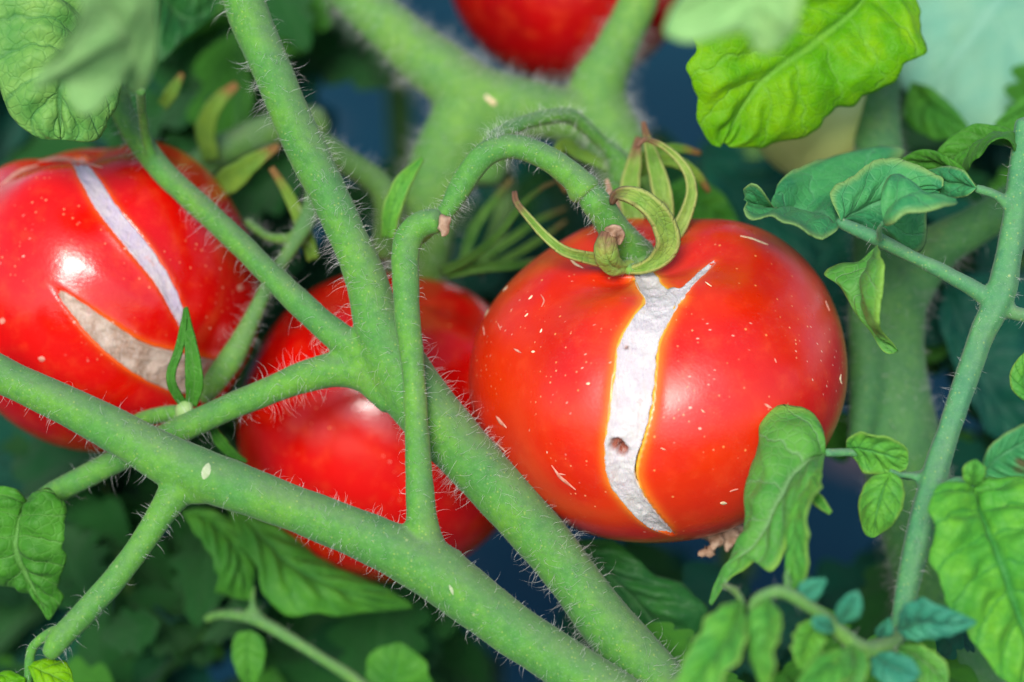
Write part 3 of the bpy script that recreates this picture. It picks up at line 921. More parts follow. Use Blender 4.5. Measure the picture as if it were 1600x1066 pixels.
# leaf hanging from its left end
leaf('leaf', V2, 'leaf_green', [(42, 783, 8), (28, 815, 6), (24, 860, 6), (42, 905, 8), (76, 968, 10)],
     [(42, 783, 8), (60, 765, 6), (82, 768, 4), (98, 800, 4), (104, 850, 6), (99, 890, 8), (92, 915, 10), (100, 932, 11), (78, 968, 10)],
     [(42, 783, 8), (22, 762, 6), (-10, 765, 8), (-45, 800, 12), (-50, 860, 12), (-25, 905, 12), (20, 915, 12), (50, 925, 12), (74, 968, 10)],
     N=7, serr=0.05, quilt=0.0007, bulge=0.18, nu=64, nv=33, seed=2)
# blurred pale young leaves high on the left, close to the lens
leaf('leaf', V2, 'leaf_mottled', [(160, 20, -2), (120, 70, -8), (95, 140, -12), (95, 215, -10)],
     [(160, 20, -2), (180, 70, -2), (188, 120, -4), (184, 165, -6), (165, 190, -8), (150, 220, -8), (97, 218, -10)],
     [(160, 20, -2), (90, -30, -6), (0, -20, -12), (-30, 60, -12), (0, 130, -12), (20, 180, -10), (60, 214, -10), (93, 218, -10)],
     N=7, quilt=0.0008, bulge=0.15, nu=56, nv=31, seed=4)
pl = leaf('leaf', V2, 'leaf_pale', [(218, 145, -70), (205, 70, -82), (150, -10, -92), (120, -60, -95)],
     [(218, 145, -70), (240, 110, -76), (246, 50, -82), (240, -10, -90), (200, -60, -95), (122, -60, -95)],
     [(218, 145, -70), (195, 138, -72), (180, 95, -76), (165, 110, -77), (160, 160, -78), (130, 178, -79), (105, 160, -80), (100, 125, -82), (80, 130, -84), (48, 144, -86), (60, 115, -87), (95, 75, -90), (125, 20, -93), (118, -58, -95)],
     N=5, quilt=0.0002, bulge=0.05, nu=60, nv=21, wave=0.0)

# small bud with its green sepals where the stems cross
B1 = thing('flower_bud', P(289, 641, 10), 'small pale green bud with upright narrow sepals behind the crossing stems at left', 'bud')
mb = MB()
tube_into(mb, W([(289, 655, 10, 13), (289, 640, 9, 16), (292, 628, 9, 10)]))
put('bud', remeshed(mb, 0.0004, 4), M['bud'], B1)
blade('sepal', B1, 'leaf_green', [(300, 632, 9), (304, 595, 6), (300, 550, 5), (294, 510, 6), (291, 480, 7)], [8, 14, 11, 7, 2], curl=0.4)
blade('sepal', B1, 'leaf_green', [(287, 632, 9), (270, 605, 6), (268, 580, 5), (280, 545, 5), (288, 500, 6), (289, 482, 7)], [6, 7, 6, 6, 5, 2], curl=0.4)
mb = MB()
tube_into(mb, W([(285, 645, 12, 13), (255, 648, 14, 13), (215, 660, 16, 14), (170, 690, 18, 12)]))
finish_stem(mb, 0.0005, 6, 'stalk', 'stem', B1, (0.2, 0.002), 0, 41)
blade('sepal', B1, 'leaf_green', [(330, 668, 12), (345, 690, 14), (362, 708, 16), (385, 722, 18)], [7, 9, 7, 2], curl=0.4)

# ------------------------------------------------------------------ thick blurred stem behind, forked under the top tomato
V3 = thing('tomato_vine', P(660, 420, 60), 'thick blurred pale green stem forking below the darkened red tomato at the top', 'vine', 'hairy tomato stems')
mb = MB()
tube_into(mb, W([(510, -50, 66, 34), (558, 0, 64, 35), (605, 40, 62, 40), (650, 80, 60, 44), (700, 118, 58, 48), (744, 150, 58, 50), (815, 168, 58, 46), (875, 180, 60, 42), (930, 190, 62, 46)]), ns=20)
tube_into(mb, W([(740, 150, 58, 44), (722, 195, 58, 52), (694, 255, 60, 54), (672, 320, 62, 50), (655, 400, 66, 50), (650, 470, 70, 46)]), ns=20)
tube_into(mb, W([(790, 180, 58, 40), (760, 220, 60, 50), (740, 270, 62, 50)]))
tube_into(mb, W([(1005, -40, 60, 31), (998, 0, 60, 31), (980, 40, 60, 32), (955, 90, 61, 35), (935, 130, 62, 42), (935, 170, 62, 46), (955, 210, 62, 50), (975, 260, 62, 48), (985, 320, 64, 44)]), ns=20)
finish_stem(mb, 0.0009, 12, 'stem', 'stem_far', V3, (0.35, 0.0045), 0, 51, up_off=-0.15)
fl = MB()
pp = P(765, 155, 52)
tube_into(fl, [tuple(P(758, 150, 51.4)) + (pxm(4, 50),), tuple(P(774, 163, 51.6)) + (pxm(5, 50),)])
put('scuff_mark', remeshed(fl, 0.0004, 2), M['speck_and_glint'], V3)

# second calyx on the far fork of the pedicel
C2 = thing('calyx', P(975, 285, 34), 'blurred empty green calyx with drooping sepals just behind the sharp calyx', 'calyx')
for spn, hw in [([(975, 262, 34), (1020, 240, 32), (1060, 232, 34), (1095, 240, 36)], [8, 9, 7, 3]), ([(985, 275, 34), (1040, 250, 30), (1085, 270, 30), (1108, 300, 32)], [8, 10, 8, 3]),
                ([(965, 275, 34), (945, 320, 32), (960, 360, 34)], [10, 12, 4]), ([(955, 262, 34), (905, 240, 36), (880, 225, 38), (868, 260, 40), (885, 300, 42)], [8, 9, 8, 7, 3]),
                ([(985, 280, 34), (1010, 320, 40), (1060, 330, 44)], [10, 14, 5])]:
    blade('sepal', C2, 'sepal_dull' if hw[0] == 8 else 'leaf_green', spn, hw, curl=0.4)

# ------------------------------------------------------------------ calyxes of the tomatoes behind (parts of those fruits)
def sepals_of(t, defs, mat='sepal_dull'):
    for spn, hw in defs:
        blade('sepal', t, mat, spn, hw, curl=0.4)
sepals_of(T2, [([(690, 425, 40), (735, 402, 34), (780, 365, 30), (815, 320, 30), (850, 292, 34), (868, 285, 36)], [7, 6, 5.5, 5, 4, 2]),
               ([(700, 430, 40), (750, 418, 38), (800, 415, 40), (850, 405, 46)], [6, 8, 6, 3]),
               ([(720, 420, 52), (740, 360, 54), (775, 310, 56), (800, 280, 58)], [6, 8, 6, 3]),
               ([(730, 420, 60), (790, 380, 60), (840, 345, 62), (885, 325, 64)], [5, 6, 5, 2]),
               ([(740, 425, 60), (800, 400, 60), (850, 370, 58), (885, 345, 58)], [4, 5, 5, 2])], 'sepal_dim')
mb = MB()
tube_into(mb, W([(745, 420, 62, 18), (770, 380, 66, 17), (790, 320, 72, 17), (785, 260, 78, 18)]))
finish_stem(mb, 0.0008, 8, 'fruit_stalk', 'stem_dull', T2, (0.1, 0.002), 0, 61)
sepals_of(T3, [([(330, 300, 46), (365, 278, 42), (400, 250, 40), (436, 228, 40)], [12, 20, 13, 4]),
               ([(330, 250, 62), (322, 200, 60), (340, 160, 58), (370, 132, 58)], [12, 15, 12, 5]),
               ([(490, 405, 36), (470, 345, 34), (448, 300, 34), (424, 262, 34)], [9, 11, 8, 4]),
               ([(255, 165, 50), (268, 145, 48), (285, 115, 48)], [8, 10, 3])])
mb = MB()
tube_into(mb, W([(300, 270, 66, 26), (350, 235, 70, 28), (420, 205, 76, 28), (500, 190, 84, 26)]))
finish_stem(mb, 0.0009, 8, 'fruit_stalk', 'stem_far', T3, (0.2, 0.003), 0, 62)

# thin blurred stalks between the tomatoes
K1 = thing('tomato_vine', P(322, 611, 26), 'thin blurred green stalk hanging between the left and the middle tomato', 'vine', 'hairy tomato stems')
mb = MB()
tube_into(mb, W([(500, 270, 40, 18), (485, 330, 34, 16), (462, 375, 30, 14), (425, 435, 26, 13), (398, 490, 24, 14), (368, 550, 22, 19), (340, 590, 22, 18), (318, 625, 24, 12)]))
tube_into(mb, W([(462, 375, 30, 12), (420, 370, 34, 10), (385, 345, 38, 10)]))
finish_stem(mb, 0.0006, 8, 'stem', 'stem_far', K1, (0.35, 0.003), 0, 63)
K2 = thing('tomato_vine', P(600, 310, 48), 'dull blurred stalk behind the falling stem, right of it near the top', 'vine', 'hairy tomato stems')
mb = MB()
tube_into(mb, W([(500, 220, 52, 20), (540, 250, 50, 21), (590, 285, 48, 22), (610, 330, 48, 26), (600, 400, 50, 22)]))
finish_stem(mb, 0.0008, 8, 'stem', 'stem_dull', K2, (0.3, 0.003), 0, 64)
blade('leaf', K2, 'leaf_light', [(606, 372, 20), (612, 330, 18), (630, 285, 18), (660, 247, 20)], [10, 15, 13, 3], curl=0.3)

# ------------------------------------------------------------------ right-hand vine with its leaves
V4 = thing('tomato_vine', P(1400, 990, -20), 'blue-green ridged stem at the right edge carrying curled leaflets beside the big tomato', 'vine', 'hairy tomato stems')
mb = MB()
tube_into(mb, W([(1604, 190, -6, 18), (1596, 250, -6, 18.5), (1588, 330, -6, 19), (1576, 400, -7, 20), (1563, 460, -8, 24), (1534, 520, -10, 20.5), (1515, 575, -12, 19), (1500, 620, -14, 19), (1480, 680, -16, 20), (1462, 735, -18, 22),
                 (1448, 790, -20, 23), (1430, 860, -22, 22), (1415, 930, -24, 18), (1402, 1000, -26, 15)]), ns=20, ridge=0.07)
tube_into(mb, W([(1560, 485, -8, 16), (1530, 458, -8, 15), (1480, 428, -8, 13.5), (1420, 398, -8, 12), (1375, 375, -8, 12), (1340, 360, -8, 11), (1308, 346, -8, 9)]), ns=14, ridge=0.05)
tube_into(mb, W([(1560, 470, -8, 17), (1580, 487, -8, 13), (1605, 493, -8, 12), (1650, 500, -8, 12)]), ns=14)
tube_into(mb, W([(1590, 350, -6, 12), (1578, 328, -6, 9), (1558, 306, -7, 8), (1525, 294, -8, 7)]), ns=10)
tube_into(mb, W([(1590, 270, -6, 9), (1600, 235, -6, 7)]), ns=8)
tube_into(mb, W([(1376, 378, -8, 8), (1374, 360, -14, 6), (1380, 348, -18, 5)]), ns=8)
tube_into(mb, W([(1455, 765, -18, 14), (1430, 745, -18, 9), (1405, 742, -19, 7), (1390, 735, -20, 6)]), ns=10)
tube_into(mb, W([(1440, 742, -16, 9), (1410, 742, -16, 8), (1372, 712, -16, 7), (1330, 707, -18, 7.5), (1290, 708, -20, 8)]), ns=10)
tube_into(mb, W([(1455, 780, -20, 14), (1475, 762, -22, 11), (1500, 752, -24, 10), (1522, 762, -26, 9)]), ns=10)
st4 = finish_stem(mb, 0.00045, 7, 'stem', 'stem_blue', V4, (0.09, 0.0022), 3.5, 71)
def compound(label=None):
    return None
LF = V4
leaf('leaf', LF, 'leaf_blue', [(1310, 352, -8), (1280, 332, -2), (1245, 322, 2), (1215, 330, -2), (1188, 322, -6), (1163, 312, -8)],
     [(1310, 352, -8), (1350, 300, 10), (1420, 236, 18), (1333, 233, 18), (1288, 242, 14), (1250, 260, 8), (1239, 264, 6), (1214, 290, 2), (1213, 326, -2), (1203, 317, -8), (1190, 296, -12), (1175, 286, -12), (1161, 296, -10)],
     [(1310, 352, -8), (1306, 362, -12), (1281, 371, -16), (1250, 356, -18), (1220, 354, -18), (1201, 341, -17), (1173, 344, -15), (1162, 328, -13), (1168, 316, -10)],
     N=5, quilt=0.0003, bulge=0.05, nu=80, nv=37, seed=6, wave=0.0)
leaf('leaf', LF, 'leaf_blue', [(1314, 345, -9), (1345, 328, -3), (1380, 312, -2), (1420, 300, -3), (1460, 294, -5)],
     [(1314, 345, -9), (1299, 313, -7), (1303, 293, -6), (1333, 273, -5), (1363, 253, -3), (1393, 248, -2), (1438, 260, -4), (1472, 277, -6), (1474, 290, -7)],
     [(1314, 345, -9), (1335, 360, -2), (1378, 380, 2), (1418, 397, 4), (1440, 388, 5), (1449, 360, 5), (1449, 325, 3), (1468, 300, -5)],
     N=5, quilt=0.0003, bulge=0.22, nu=70, nv=37, seed=7, wave=0.02)
leaf('leaf', LF, 'leaf_blue', [(1382, 352, -20), (1392, 330, -19), (1418, 318, -19), (1455, 314, -20), (1494, 314, -20)],
     [(1382, 352, -20), (1377, 310, -18), (1386, 279, -16), (1404, 278, -12), (1424, 296, -12), (1440, 306, -16), (1470, 306, -20), (1494, 311, -20)],
     [(1382, 352, -20), (1393, 350, -25), (1423, 331, -27), (1468, 327, -26), (1488, 323, -23), (1496, 317, -20)],
     N=4, quilt=0.0002, bulge=0.25, nu=50, nv=25, seed=8, wave=0.0)
leaf('leaf', LF, 'leaf_soft', [(1371, 384, -9), (1358, 415, -10), (1350, 450, -10), (1362, 500, -11), (1402, 549, -12)],
     [(1371, 384, -9), (1345, 410, -6), (1312, 411, -4), (1287, 427, -6), (1312, 447, -8), (1336, 487, -9), (1360, 517, -10), (1374, 542, -12), (1388, 553, -13), (1402, 550, -12)],
     [(1371, 384, -9), (1379, 408, -20), (1377, 450, -22), (1372, 500, -22), (1384, 522, -16), (1403, 547, -12)],
     N=5, quilt=0.0003, bulge=0.15, nu=60, nv=27, seed=9, wave=0.0)
leaf('leaf', LF, 'leaf_green', [(1596, 246, -4), (1570, 222, 2), (1530, 225, 6), (1490, 245, 8), (1468, 252, 10)],
     [(1596, 246, -4), (1590, 215, 2), (1562, 198, 4), (1525, 195, 6), (1490, 208, 8), (1467, 234, 9), (1466, 248, 10)],
     [(1596, 246, -4), (1575, 232, -10), (1550, 229, -12), (1525, 240, -8), (1510, 262, -2), (1490, 268, 6), (1470, 256, 10)],
     N=6, quilt=0.0005, bulge=0.15, nu=50, nv=27, seed=10)
leaf('leaf', LF, 'leaf_green', [(1525, 292, -8), (1498, 268, 0), (1460, 252, 6), (1409, 250, 10)],
     [(1525, 292, -8), (1505, 262, -2), (1470, 240, 2), (1435, 235, 6), (1409, 248, 10)],
     [(1525, 292, -8), (1500, 285, 4), (1460, 270, 10), (1411, 254, 10)],
     N=5, quilt=0.0004, bulge=0.25, nu=40, nv=19, seed=11)
leaf('leaf', LF, 'leaf_blue', [(1526, 294, -9), (1505, 288, -6), (1480, 285, -4), (1450, 270, 2)],
     [(1526, 294, -9), (1510, 270, -8), (1485, 260, -4), (1450, 266, 2)],
     [(1526, 294, -9), (1512, 306, -8), (1476, 308, -2), (1449, 274, 2)],
     N=4, quilt=0.0004, bulge=0.25, nu=36, nv=19, seed=12)
# lower leaflets
leaf('leaf', LF, 'leaf_soft', [(1290, 708, -20), (1262, 722, -24), (1236, 750, -26), (1215, 795, -28), (1180, 845, -28), (1135, 890, -26), (1110, 944, -24)],
     [(1290, 708, -20), (1284, 672, -18), (1266, 646, -16), (1240, 640, -15), (1214, 642, -15), (1192, 664, -16), (1184, 692, -17), (1168, 728, -18), (1164, 765, -20), (1169, 800, -21), (1164, 835, -22), (1142, 878, -23), (1118, 912, -24), (1108, 942, -24)],
     [(1290, 708, -20), (1282, 735, -30), (1268, 760, -34), (1250, 790, -36), (1238, 830, -36), (1226, 872, -34), (1210, 894, -34), (1196, 890, -33), (1182, 876, -31), (1165, 890, -29), (1140, 906, -27), (1112, 946, -24)],
     N=6, quilt=0.00045, bulge=0.12, nu=90, nv=41, seed=13, serr=0.03, wave=0.03)
leaf('leaf', LF, 'leaf_light', [(1284, 722, -26), (1262, 765, -34), (1250, 820, -38), (1240, 875, -38), (1226, 930, -36)],
     [(1284, 722, -26), (1250, 760, -32), (1236, 800, -34), (1230, 860, -36), (1224, 928, -36)],
     [(1284, 722, -26), (1282, 760, -38), (1270, 790, -42), (1264, 830, -44), (1262, 870, -42), (1258, 905, -40), (1228, 930, -36)],
     N=7, quilt=0.0006, bulge=0.15, nu=60, nv=21, seed=14, serr=0.2)
blade('leaf', LF, 'leaf_light', [(1268, 768, -28), (1282, 786, -30), (1298, 802, -30)], [5, 9, 3], curl=0.4)
leaf('leaf', LF, 'leaf_light', [(1322, 700, -18), (1350, 702, -20), (1385, 712, -21), (1418, 722, -20)],
     [(1322, 700, -18), (1328, 680, -20), (1360, 671, -22), (1395, 680, -22), (1416, 700, -21), (1419, 720, -20)],
     [(1322, 700, -18), (1335, 712, -17), (1355, 730, -17), (1385, 739, -18), (1410, 735, -19), (1419, 724, -20)],
     N=5, quilt=0.0004, cup=0.25, nu=44, nv=25, seed=15)
leaf('leaf', LF, 'leaf_light', [(1392, 738, -20), (1380, 765, -22), (1370, 800, -23), (1364, 840, -21)],
     [(1392, 738, -20), (1411, 752, -21), (1412, 785, -22), (1398, 818, -22), (1366, 840, -21)],
     [(1392, 738, -20), (1362, 746, -20), (1343, 775, -20), (1342, 805, -20), (1352, 832, -20), (1362, 840, -21)],
     N=5, quilt=0.0004, bulge=0.12, nu=44, nv=25, seed=16)
leaf('leaf', LF, 'leaf_bright_soft', [(1520, 762, -26), (1540, 815, -32), (1568, 890, -36), (1600, 980, -36), (1640, 1100, -34)],
     [(1520, 762, -26), (1548, 742, -26), (1590, 745, -28), (1640, 770, -30), (1690, 840, -32), (1710, 930, -34), (1690, 1020, -34), (1644, 1100, -34)],
     [(1520, 762, -26), (1490, 752, -30), (1462, 770, -32), (1444, 797, -34), (1462, 820, -36), (1454, 862, -36), (1470, 908, -38), (1488, 952, -38), (1524, 1004, -38), (1562, 1060, -36), (1620, 1110, -35), (1638, 1102, -34)],
     N=8, quilt=0.0011, bulge=0.08, nu=90, nv=45, seed=17, serr=0.06)
leaf('leaf', LF, 'leaf_light', [(1520, 758, -28), (1522, 740, -30), (1524, 720, -30)], [(1520, 758, -28), (1505, 748, -30), (1506, 728, -31), (1523, 718, -30)],
     [(1520, 758, -28), (1535, 752, -30), (1540, 732, -31), (1525, 718, -30)], N=3, nu=20, nv=13, bulge=0.3)
# bottom, close to the lens and blurred
V6 = thing('tomato_shoot', P(1290, 970, -50), 'blurred young shoot with curled leaflets at the bottom right, close to the viewer', 'shoot')
mb = MB()
tube_into(mb, W([(1170, 955, -52, 8), (1185, 935, -52, 11), (1215, 924, -52, 13), (1240, 932, -52, 13), (1285, 962, -50, 13), (1320, 995, -48, 14), (1350, 1015, -46, 15), (1385, 1008, -42, 13), (1410, 985, -34, 12)]))
tube_into(mb, W([(1232, 930, -50, 9), (1228, 895, -48, 8)]))
tube_into(mb, W([(1345, 1015, -46, 12), (1300, 1050, -52, 9), (1260, 1075, -56, 8)]))
tube_into(mb, W([(1165, 950, -50, 6), (1150, 925, -44, 7), (1130, 915, -36, 6)]))
finish_stem(mb, 0.0006, 8, 'stem', 'stem_far', V6, (0.1, 0.002), 0, 81)
for mt, md, lf_, rt, sr in [
    ('leaf_light', [(1160, 940, -52), (1140, 985, -58), (1105, 1040, -60), (1060, 1100, -60)], [(1160, 940, -52), (1130, 945, -56), (1095, 980, -58), (1070, 1030, -60), (1045, 1095, -60)], [(1160, 940, -52), (1168, 990, -62), (1150, 1040, -66), (1110, 1090, -64), (1062, 1104, -60)], .15),
    ('leaf_light', [(1200, 935, -54), (1200, 980, -60), (1195, 1030, -62), (1195, 1080, -62)], [(1200, 935, -54), (1170, 960, -56), (1165, 1000, -58), (1180, 1050, -60), (1194, 1082, -62)], [(1200, 935, -54), (1222, 965, -60), (1215, 1010, -66), (1210, 1050, -66), (1197, 1082, -62)], .15),
    ('leaf_teal', [(1402, 985, -38), (1440, 975, -44), (1480, 975, -46), (1525, 972, -46)], [(1402, 985, -38), (1410, 950, -44), (1440, 938, -48), (1480, 950, -48), (1525, 970, -46)], [(1402, 985, -38), (1420, 1000, -42), (1460, 998, -44), (1500, 988, -46), (1525, 974, -46)], .1),
    ('leaf_teal', [(1310, 975, -50), (1325, 955, -54), (1338, 925, -56)], [(1310, 975, -50), (1306, 950, -54), (1322, 930, -56), (1338, 922, -56)], [(1310, 975, -50), (1342, 965, -54), (1347, 940, -56), (1340, 922, -56)], 0),
    ('leaf_teal', [(1305, 985, -50), (1290, 978, -54), (1268, 972, -56)], [(1305, 985, -50), (1295, 990, -54), (1276, 985, -56), (1267, 973, -56)], [(1305, 985, -50), (1295, 965, -54), (1275, 962, -56), (1267, 970, -56)], 0),
    ('leaf_light', [(1350, 1020, -46), (1310, 1030, -54), (1270, 1055, -58), (1235, 1090, -60)], [(1350, 1020, -46), (1310, 1015, -52), (1270, 1030, -56), (1235, 1085, -60)], [(1350, 1020, -46), (1330, 1060, -56), (1290, 1085, -60), (1240, 1095, -60)], .1),
    ('leaf_teal', [(1360, 1020, -44), (1390, 1040, -48), (1430, 1055, -50)], [(1360, 1020, -44), (1395, 1020, -48), (1425, 1030, -50), (1440, 1056, -50)], [(1360, 1020, -44), (1365, 1055, -48), (1400, 1075, -50), (1435, 1062, -50)], .1),
    ('leaf_soft', [(1400, 1010, -36), (1440, 1030, -40), (1480, 1070, -42)], [(1400, 1010, -36), (1440, 1008, -40), (1478, 1035, -42), (1482, 1070, -42)], [(1400, 1010, -36), (1415, 1050, -40), (1450, 1080, -42), (1478, 1076, -42)], .15),
    ('leaf_light', [(1285, 965, -48), (1262, 1000, -50), (1250, 1045, -52)], [(1285, 965, -48), (1290, 1000, -50), (1275, 1035, -52), (1252, 1048, -52)], [(1285, 965, -48), (1250, 975, -50), (1236, 1010, -52), (1248, 1046, -52)], .15),
    ('leaf_soft', [(1330, 1005, -48), (1335, 1040, -54), (1325, 1085, -56)], [(1330, 1005, -48), (1358, 1030, -54), (1350, 1065, -56), (1328, 1087, -56)], [(1330, 1005, -48), (1306, 1030, -54), (1305, 1065, -56), (1322, 1087, -56)], .15),
    ('leaf_teal', [(1240, 935, -50), (1262, 925, -52), (1290, 905, -54)], [(1240, 935, -50), (1255, 908, -52), (1289, 903, -54)], [(1240, 935, -50), (1275, 938, -52), (1292, 908, -54)], 0),
    ('leaf_teal', [(1375, 1000, -40), (1380, 980, -44), (1390, 968, -46)], [(1375, 1000, -40), (1368, 985, -44), (1388, 966, -46)], [(1375, 1000, -40), (1395, 990, -44), (1392, 968, -46)], 0)]:
    leaf('leaf', V6, mt, md, lf_, rt, N=6, quilt=0.0006, bulge=0.15, nu=40, nv=21, serr=sr)

# ------------------------------------------------------------------ thick trunk stem right behind the big tomato
V5 = thing('tomato_vine', P(1510, 1066, 45), 'thickest dull green main stem standing right of the big tomato, slightly blurred', 'vine', 'hairy tomato stems')
mb = MB()
tube_into(mb, W([(1376, -40, 58, 35), (1372, 60, 54, 36), (1370, 160, 48, 37), (1372, 240, 44, 38), (1378, 330, 40, 44), (1388, 430, 38, 56), (1392, 500, 38, 54), (1392, 560, 38, 53), (1396, 640, 38, 62), (1412, 720, 38, 66), (1438, 820, 40, 66),
                 (1470, 930, 42, 66), (1505, 1060, 45, 66), (1525, 1130, 46, 66)]), ns=24)
tube_into(mb, W([(1390, 470, 38, 44), (1420, 420, 38, 42), (1462, 388, 36, 37), (1520, 355, 34, 33), (1580, 320, 32, 31), (1640, 280, 30, 30)]), ns=20)
tube_into(mb, W([(1410, 470, 38, 40), (1440, 425, 37, 34), (1480, 385, 36, 28)]))
tube_into(mb, W([(1340, 700, 30, 20), (1352, 600, 32, 30), (1350, 500, 34, 28), (1350, 420, 36, 20)]))
finish_stem(mb, 0.0009, 12, 'stem', 'stem_dull2', V5, (0.12, 0.0035), 1.2, 91)

# ------------------------------------------------------------------ bright leaf and blurred one at the top right
B2 = thing('tomato_leaf', P(1400, 40, 20), 'bright yellow-green lobed leaf at the top right with the light through it', 'leaf', 'single leaves seen among the stems')
leaf('blade', B2, 'leaf_bright', [(1385, -60, 20), (1340, 10, 16), (1270, 70, 14), (1190, 130, 12), (1130, 222, 14)],
     [(1385, -60, 20), (1290, -60, 12), (1180, -40, 10), (1100, 0, 10), (1078, 70, 10), (1080, 130, 10), (1095, 190, 12), (1110, 224, 14), (1126, 230, 14)],
     [(1385, -60, 20), (1425, -20, 18), (1436, 20, 16), (1447, 70, 14), (1415, 100, 14), (1385, 135, 16), (1340, 160, 16), (1308, 166, 16), (1285, 195, 16), (1240, 220, 16), (1185, 230, 16), (1140, 230, 14)],
     N=7, quilt=0.0009, bulge=0.12, nu=84, nv=45, seed=21, serr=0.10)
B3 = thing('tomato_leaf', P(1230, 10, -95), 'very blurred pale three-lobed leaf tip hanging in at the top right', 'leaf', 'single leaves seen among the stems')
leaf('blade', B3, 'leaf_pale', [(1190, -70, -105), (1180, -20, -100), (1185, 30, -98), (1195, 82, -96)],
     [(1190, -70, -105), (1100, -40, -100), (1060, 0, -98), (1035, 50, -97), (1075, 66, -97), (1125, 55, -97), (1160, 45, -97), (1178, 75, -96), (1194, 84, -96)],
     [(1190, -70, -105), (1240, -50, -102), (1252, 0, -100), (1245, 40, -98), (1222, 72, -96), (1197, 84, -96)],
     N=5, nu=50, nv=21, bulge=0.1)

def single(label, mat, mid, left, right, **kw):
    t = thing('tomato_leaf', P(*mid[0]), label, 'leaf', 'single leaves seen among the stems')
    kw.setdefault('N', 6); kw.setdefault('nu', 44); kw.setdefault('nv', 23); kw.setdefault('quilt', 0.0009); kw.setdefault('bulge', 0.15)
    leaf('blade', t, mat, mid, left, right, **kw)
    return t

single('large pale blue-green leaf blurred in the top right corner', 'leaf_sky', [(1640, -80, 100), (1560, 0, 92), (1500, 80, 88), (1450, 150, 86)],
       [(1640, -80, 100), (1500, -80, 96), (1420, -20, 92), (1395, 60, 90), (1405, 130, 88), (1445, 155, 86)],
       [(1640, -80, 100), (1700, 0, 92), (1700, 110, 88), (1620, 200, 84), (1520, 215, 84), (1455, 165, 86)], quilt=0.0005, seed=5)
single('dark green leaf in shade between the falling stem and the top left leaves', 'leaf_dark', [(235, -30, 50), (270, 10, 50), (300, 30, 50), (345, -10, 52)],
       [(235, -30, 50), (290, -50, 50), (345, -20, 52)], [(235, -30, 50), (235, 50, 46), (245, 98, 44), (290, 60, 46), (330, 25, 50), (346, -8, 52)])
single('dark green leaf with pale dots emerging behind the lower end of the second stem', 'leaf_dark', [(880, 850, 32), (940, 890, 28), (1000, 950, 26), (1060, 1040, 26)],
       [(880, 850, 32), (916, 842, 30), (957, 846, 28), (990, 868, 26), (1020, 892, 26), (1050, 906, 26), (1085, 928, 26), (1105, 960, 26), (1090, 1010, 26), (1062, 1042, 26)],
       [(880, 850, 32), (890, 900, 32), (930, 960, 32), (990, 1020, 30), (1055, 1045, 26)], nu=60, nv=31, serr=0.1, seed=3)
single('long pointed mid-green leaf below the middle tomato, blurred', 'leaf_mid', [(356, 792, 44), (400, 830, 42), (470, 890, 40), (560, 930, 40), (645, 948, 42)],
       [(356, 792, 44), (395, 800, 46), (450, 833, 46), (525, 885, 44), (600, 918, 42), (645, 946, 42)],
       [(356, 792, 44), (375, 845, 40), (398, 880, 38), (412, 930, 38), (450, 960, 38), (525, 962, 40), (600, 955, 42), (645, 950, 42)], serr=0.06)
single('folded green leaf hanging under the front stem beside the long pointed leaf', 'leaf_mid', [(285, 800, 44), (330, 815, 42), (370, 860, 40), (390, 935, 42)],
       [(285, 800, 44), (330, 795, 44), (375, 830, 42), (398, 880, 42), (392, 935, 42)], [(285, 800, 44), (310, 840, 40), (335, 880, 38), (340, 925, 40), (370, 935, 42), (390, 938, 42)], serr=0.1)
K3 = thing('tomato_vine', P(555, 1060, 44), 'thin blurred petiole at the bottom left with a small hanging leaflet', 'vine', 'hairy tomato stems')
mb = MB()
tube_into(mb, W([(320, 968, 46, 8), (345, 960, 44, 9), (385, 964, 42, 10), (415, 975, 42, 11), (487, 1018, 42, 10), (555, 1062, 44, 10), (620, 1110, 46, 10)]))
tube_into(mb, W([(415, 975, 42, 9), (395, 945, 42, 7), (398, 915, 42, 5)]))
finish_stem(mb, 0.0007, 6, 'stem', 'stem_far', K3, (0.05, 0.002), 0, 92)
leaf('leaf', K3, 'leaf_mid', [(392, 985, 42), (385, 1020, 42), (392, 1075, 44)], [(392, 985, 42), (412, 1000, 42), (412, 1040, 42), (394, 1078, 44)],
     [(392, 985, 42), (368, 992, 42), (362, 1025, 42), (375, 1060, 42), (390, 1078, 44)], nu=30, nv=15)
leaf('leaf', K3, 'leaf_mid', [(600, 1110, 50), (615, 1060, 48), (622, 1005, 48)], [(600, 1110, 50), (572, 1060, 48), (580, 1020, 48), (620, 1004, 48)],
     [(600, 1110, 50), (670, 1090, 48), (668, 1040, 46), (640, 1012, 48), (624, 1004, 48)], nu=30, nv=15)
single('pale teal leaf edge at the right border beside the lower bright leaf', 'leaf_blue', [(1530, 745, 20), (1560, 715, 18), (1620, 680, 18)],
       [(1530, 745, 20), (1545, 700, 18), (1580, 672, 18), (1620, 655, 18)], [(1530, 745, 20), (1580, 760, 18), (1625, 740, 18), (1622, 690, 18)])
single('small bright green leaf edge at the right border between two stems', 'leaf_light', [(1620, 640, 0), (1600, 600, 0), (1610, 545, 0)],
       [(1620, 640, 0), (1582, 610, 0), (1581, 575, 0), (1608, 543, 0)], [(1620, 640, 0), (1640, 600, 0), (1612, 545, 0)], nu=24, nv=13)
single('dark blue-green leaf in the shade behind the right-hand stem', 'leaf_deep2', [(1480, 440, 60), (1500, 520, 58), (1540, 610, 58), (1620, 700, 60)],
       [(1480, 440, 60), (1560, 420, 62), (1640, 460, 62), (1680, 600, 62), (1625, 700, 60)], [(1480, 440, 60), (1468, 500, 56), (1490, 570, 54), (1520, 640, 54), (1560, 690, 56), (1618, 705, 60)], serr=0.08)
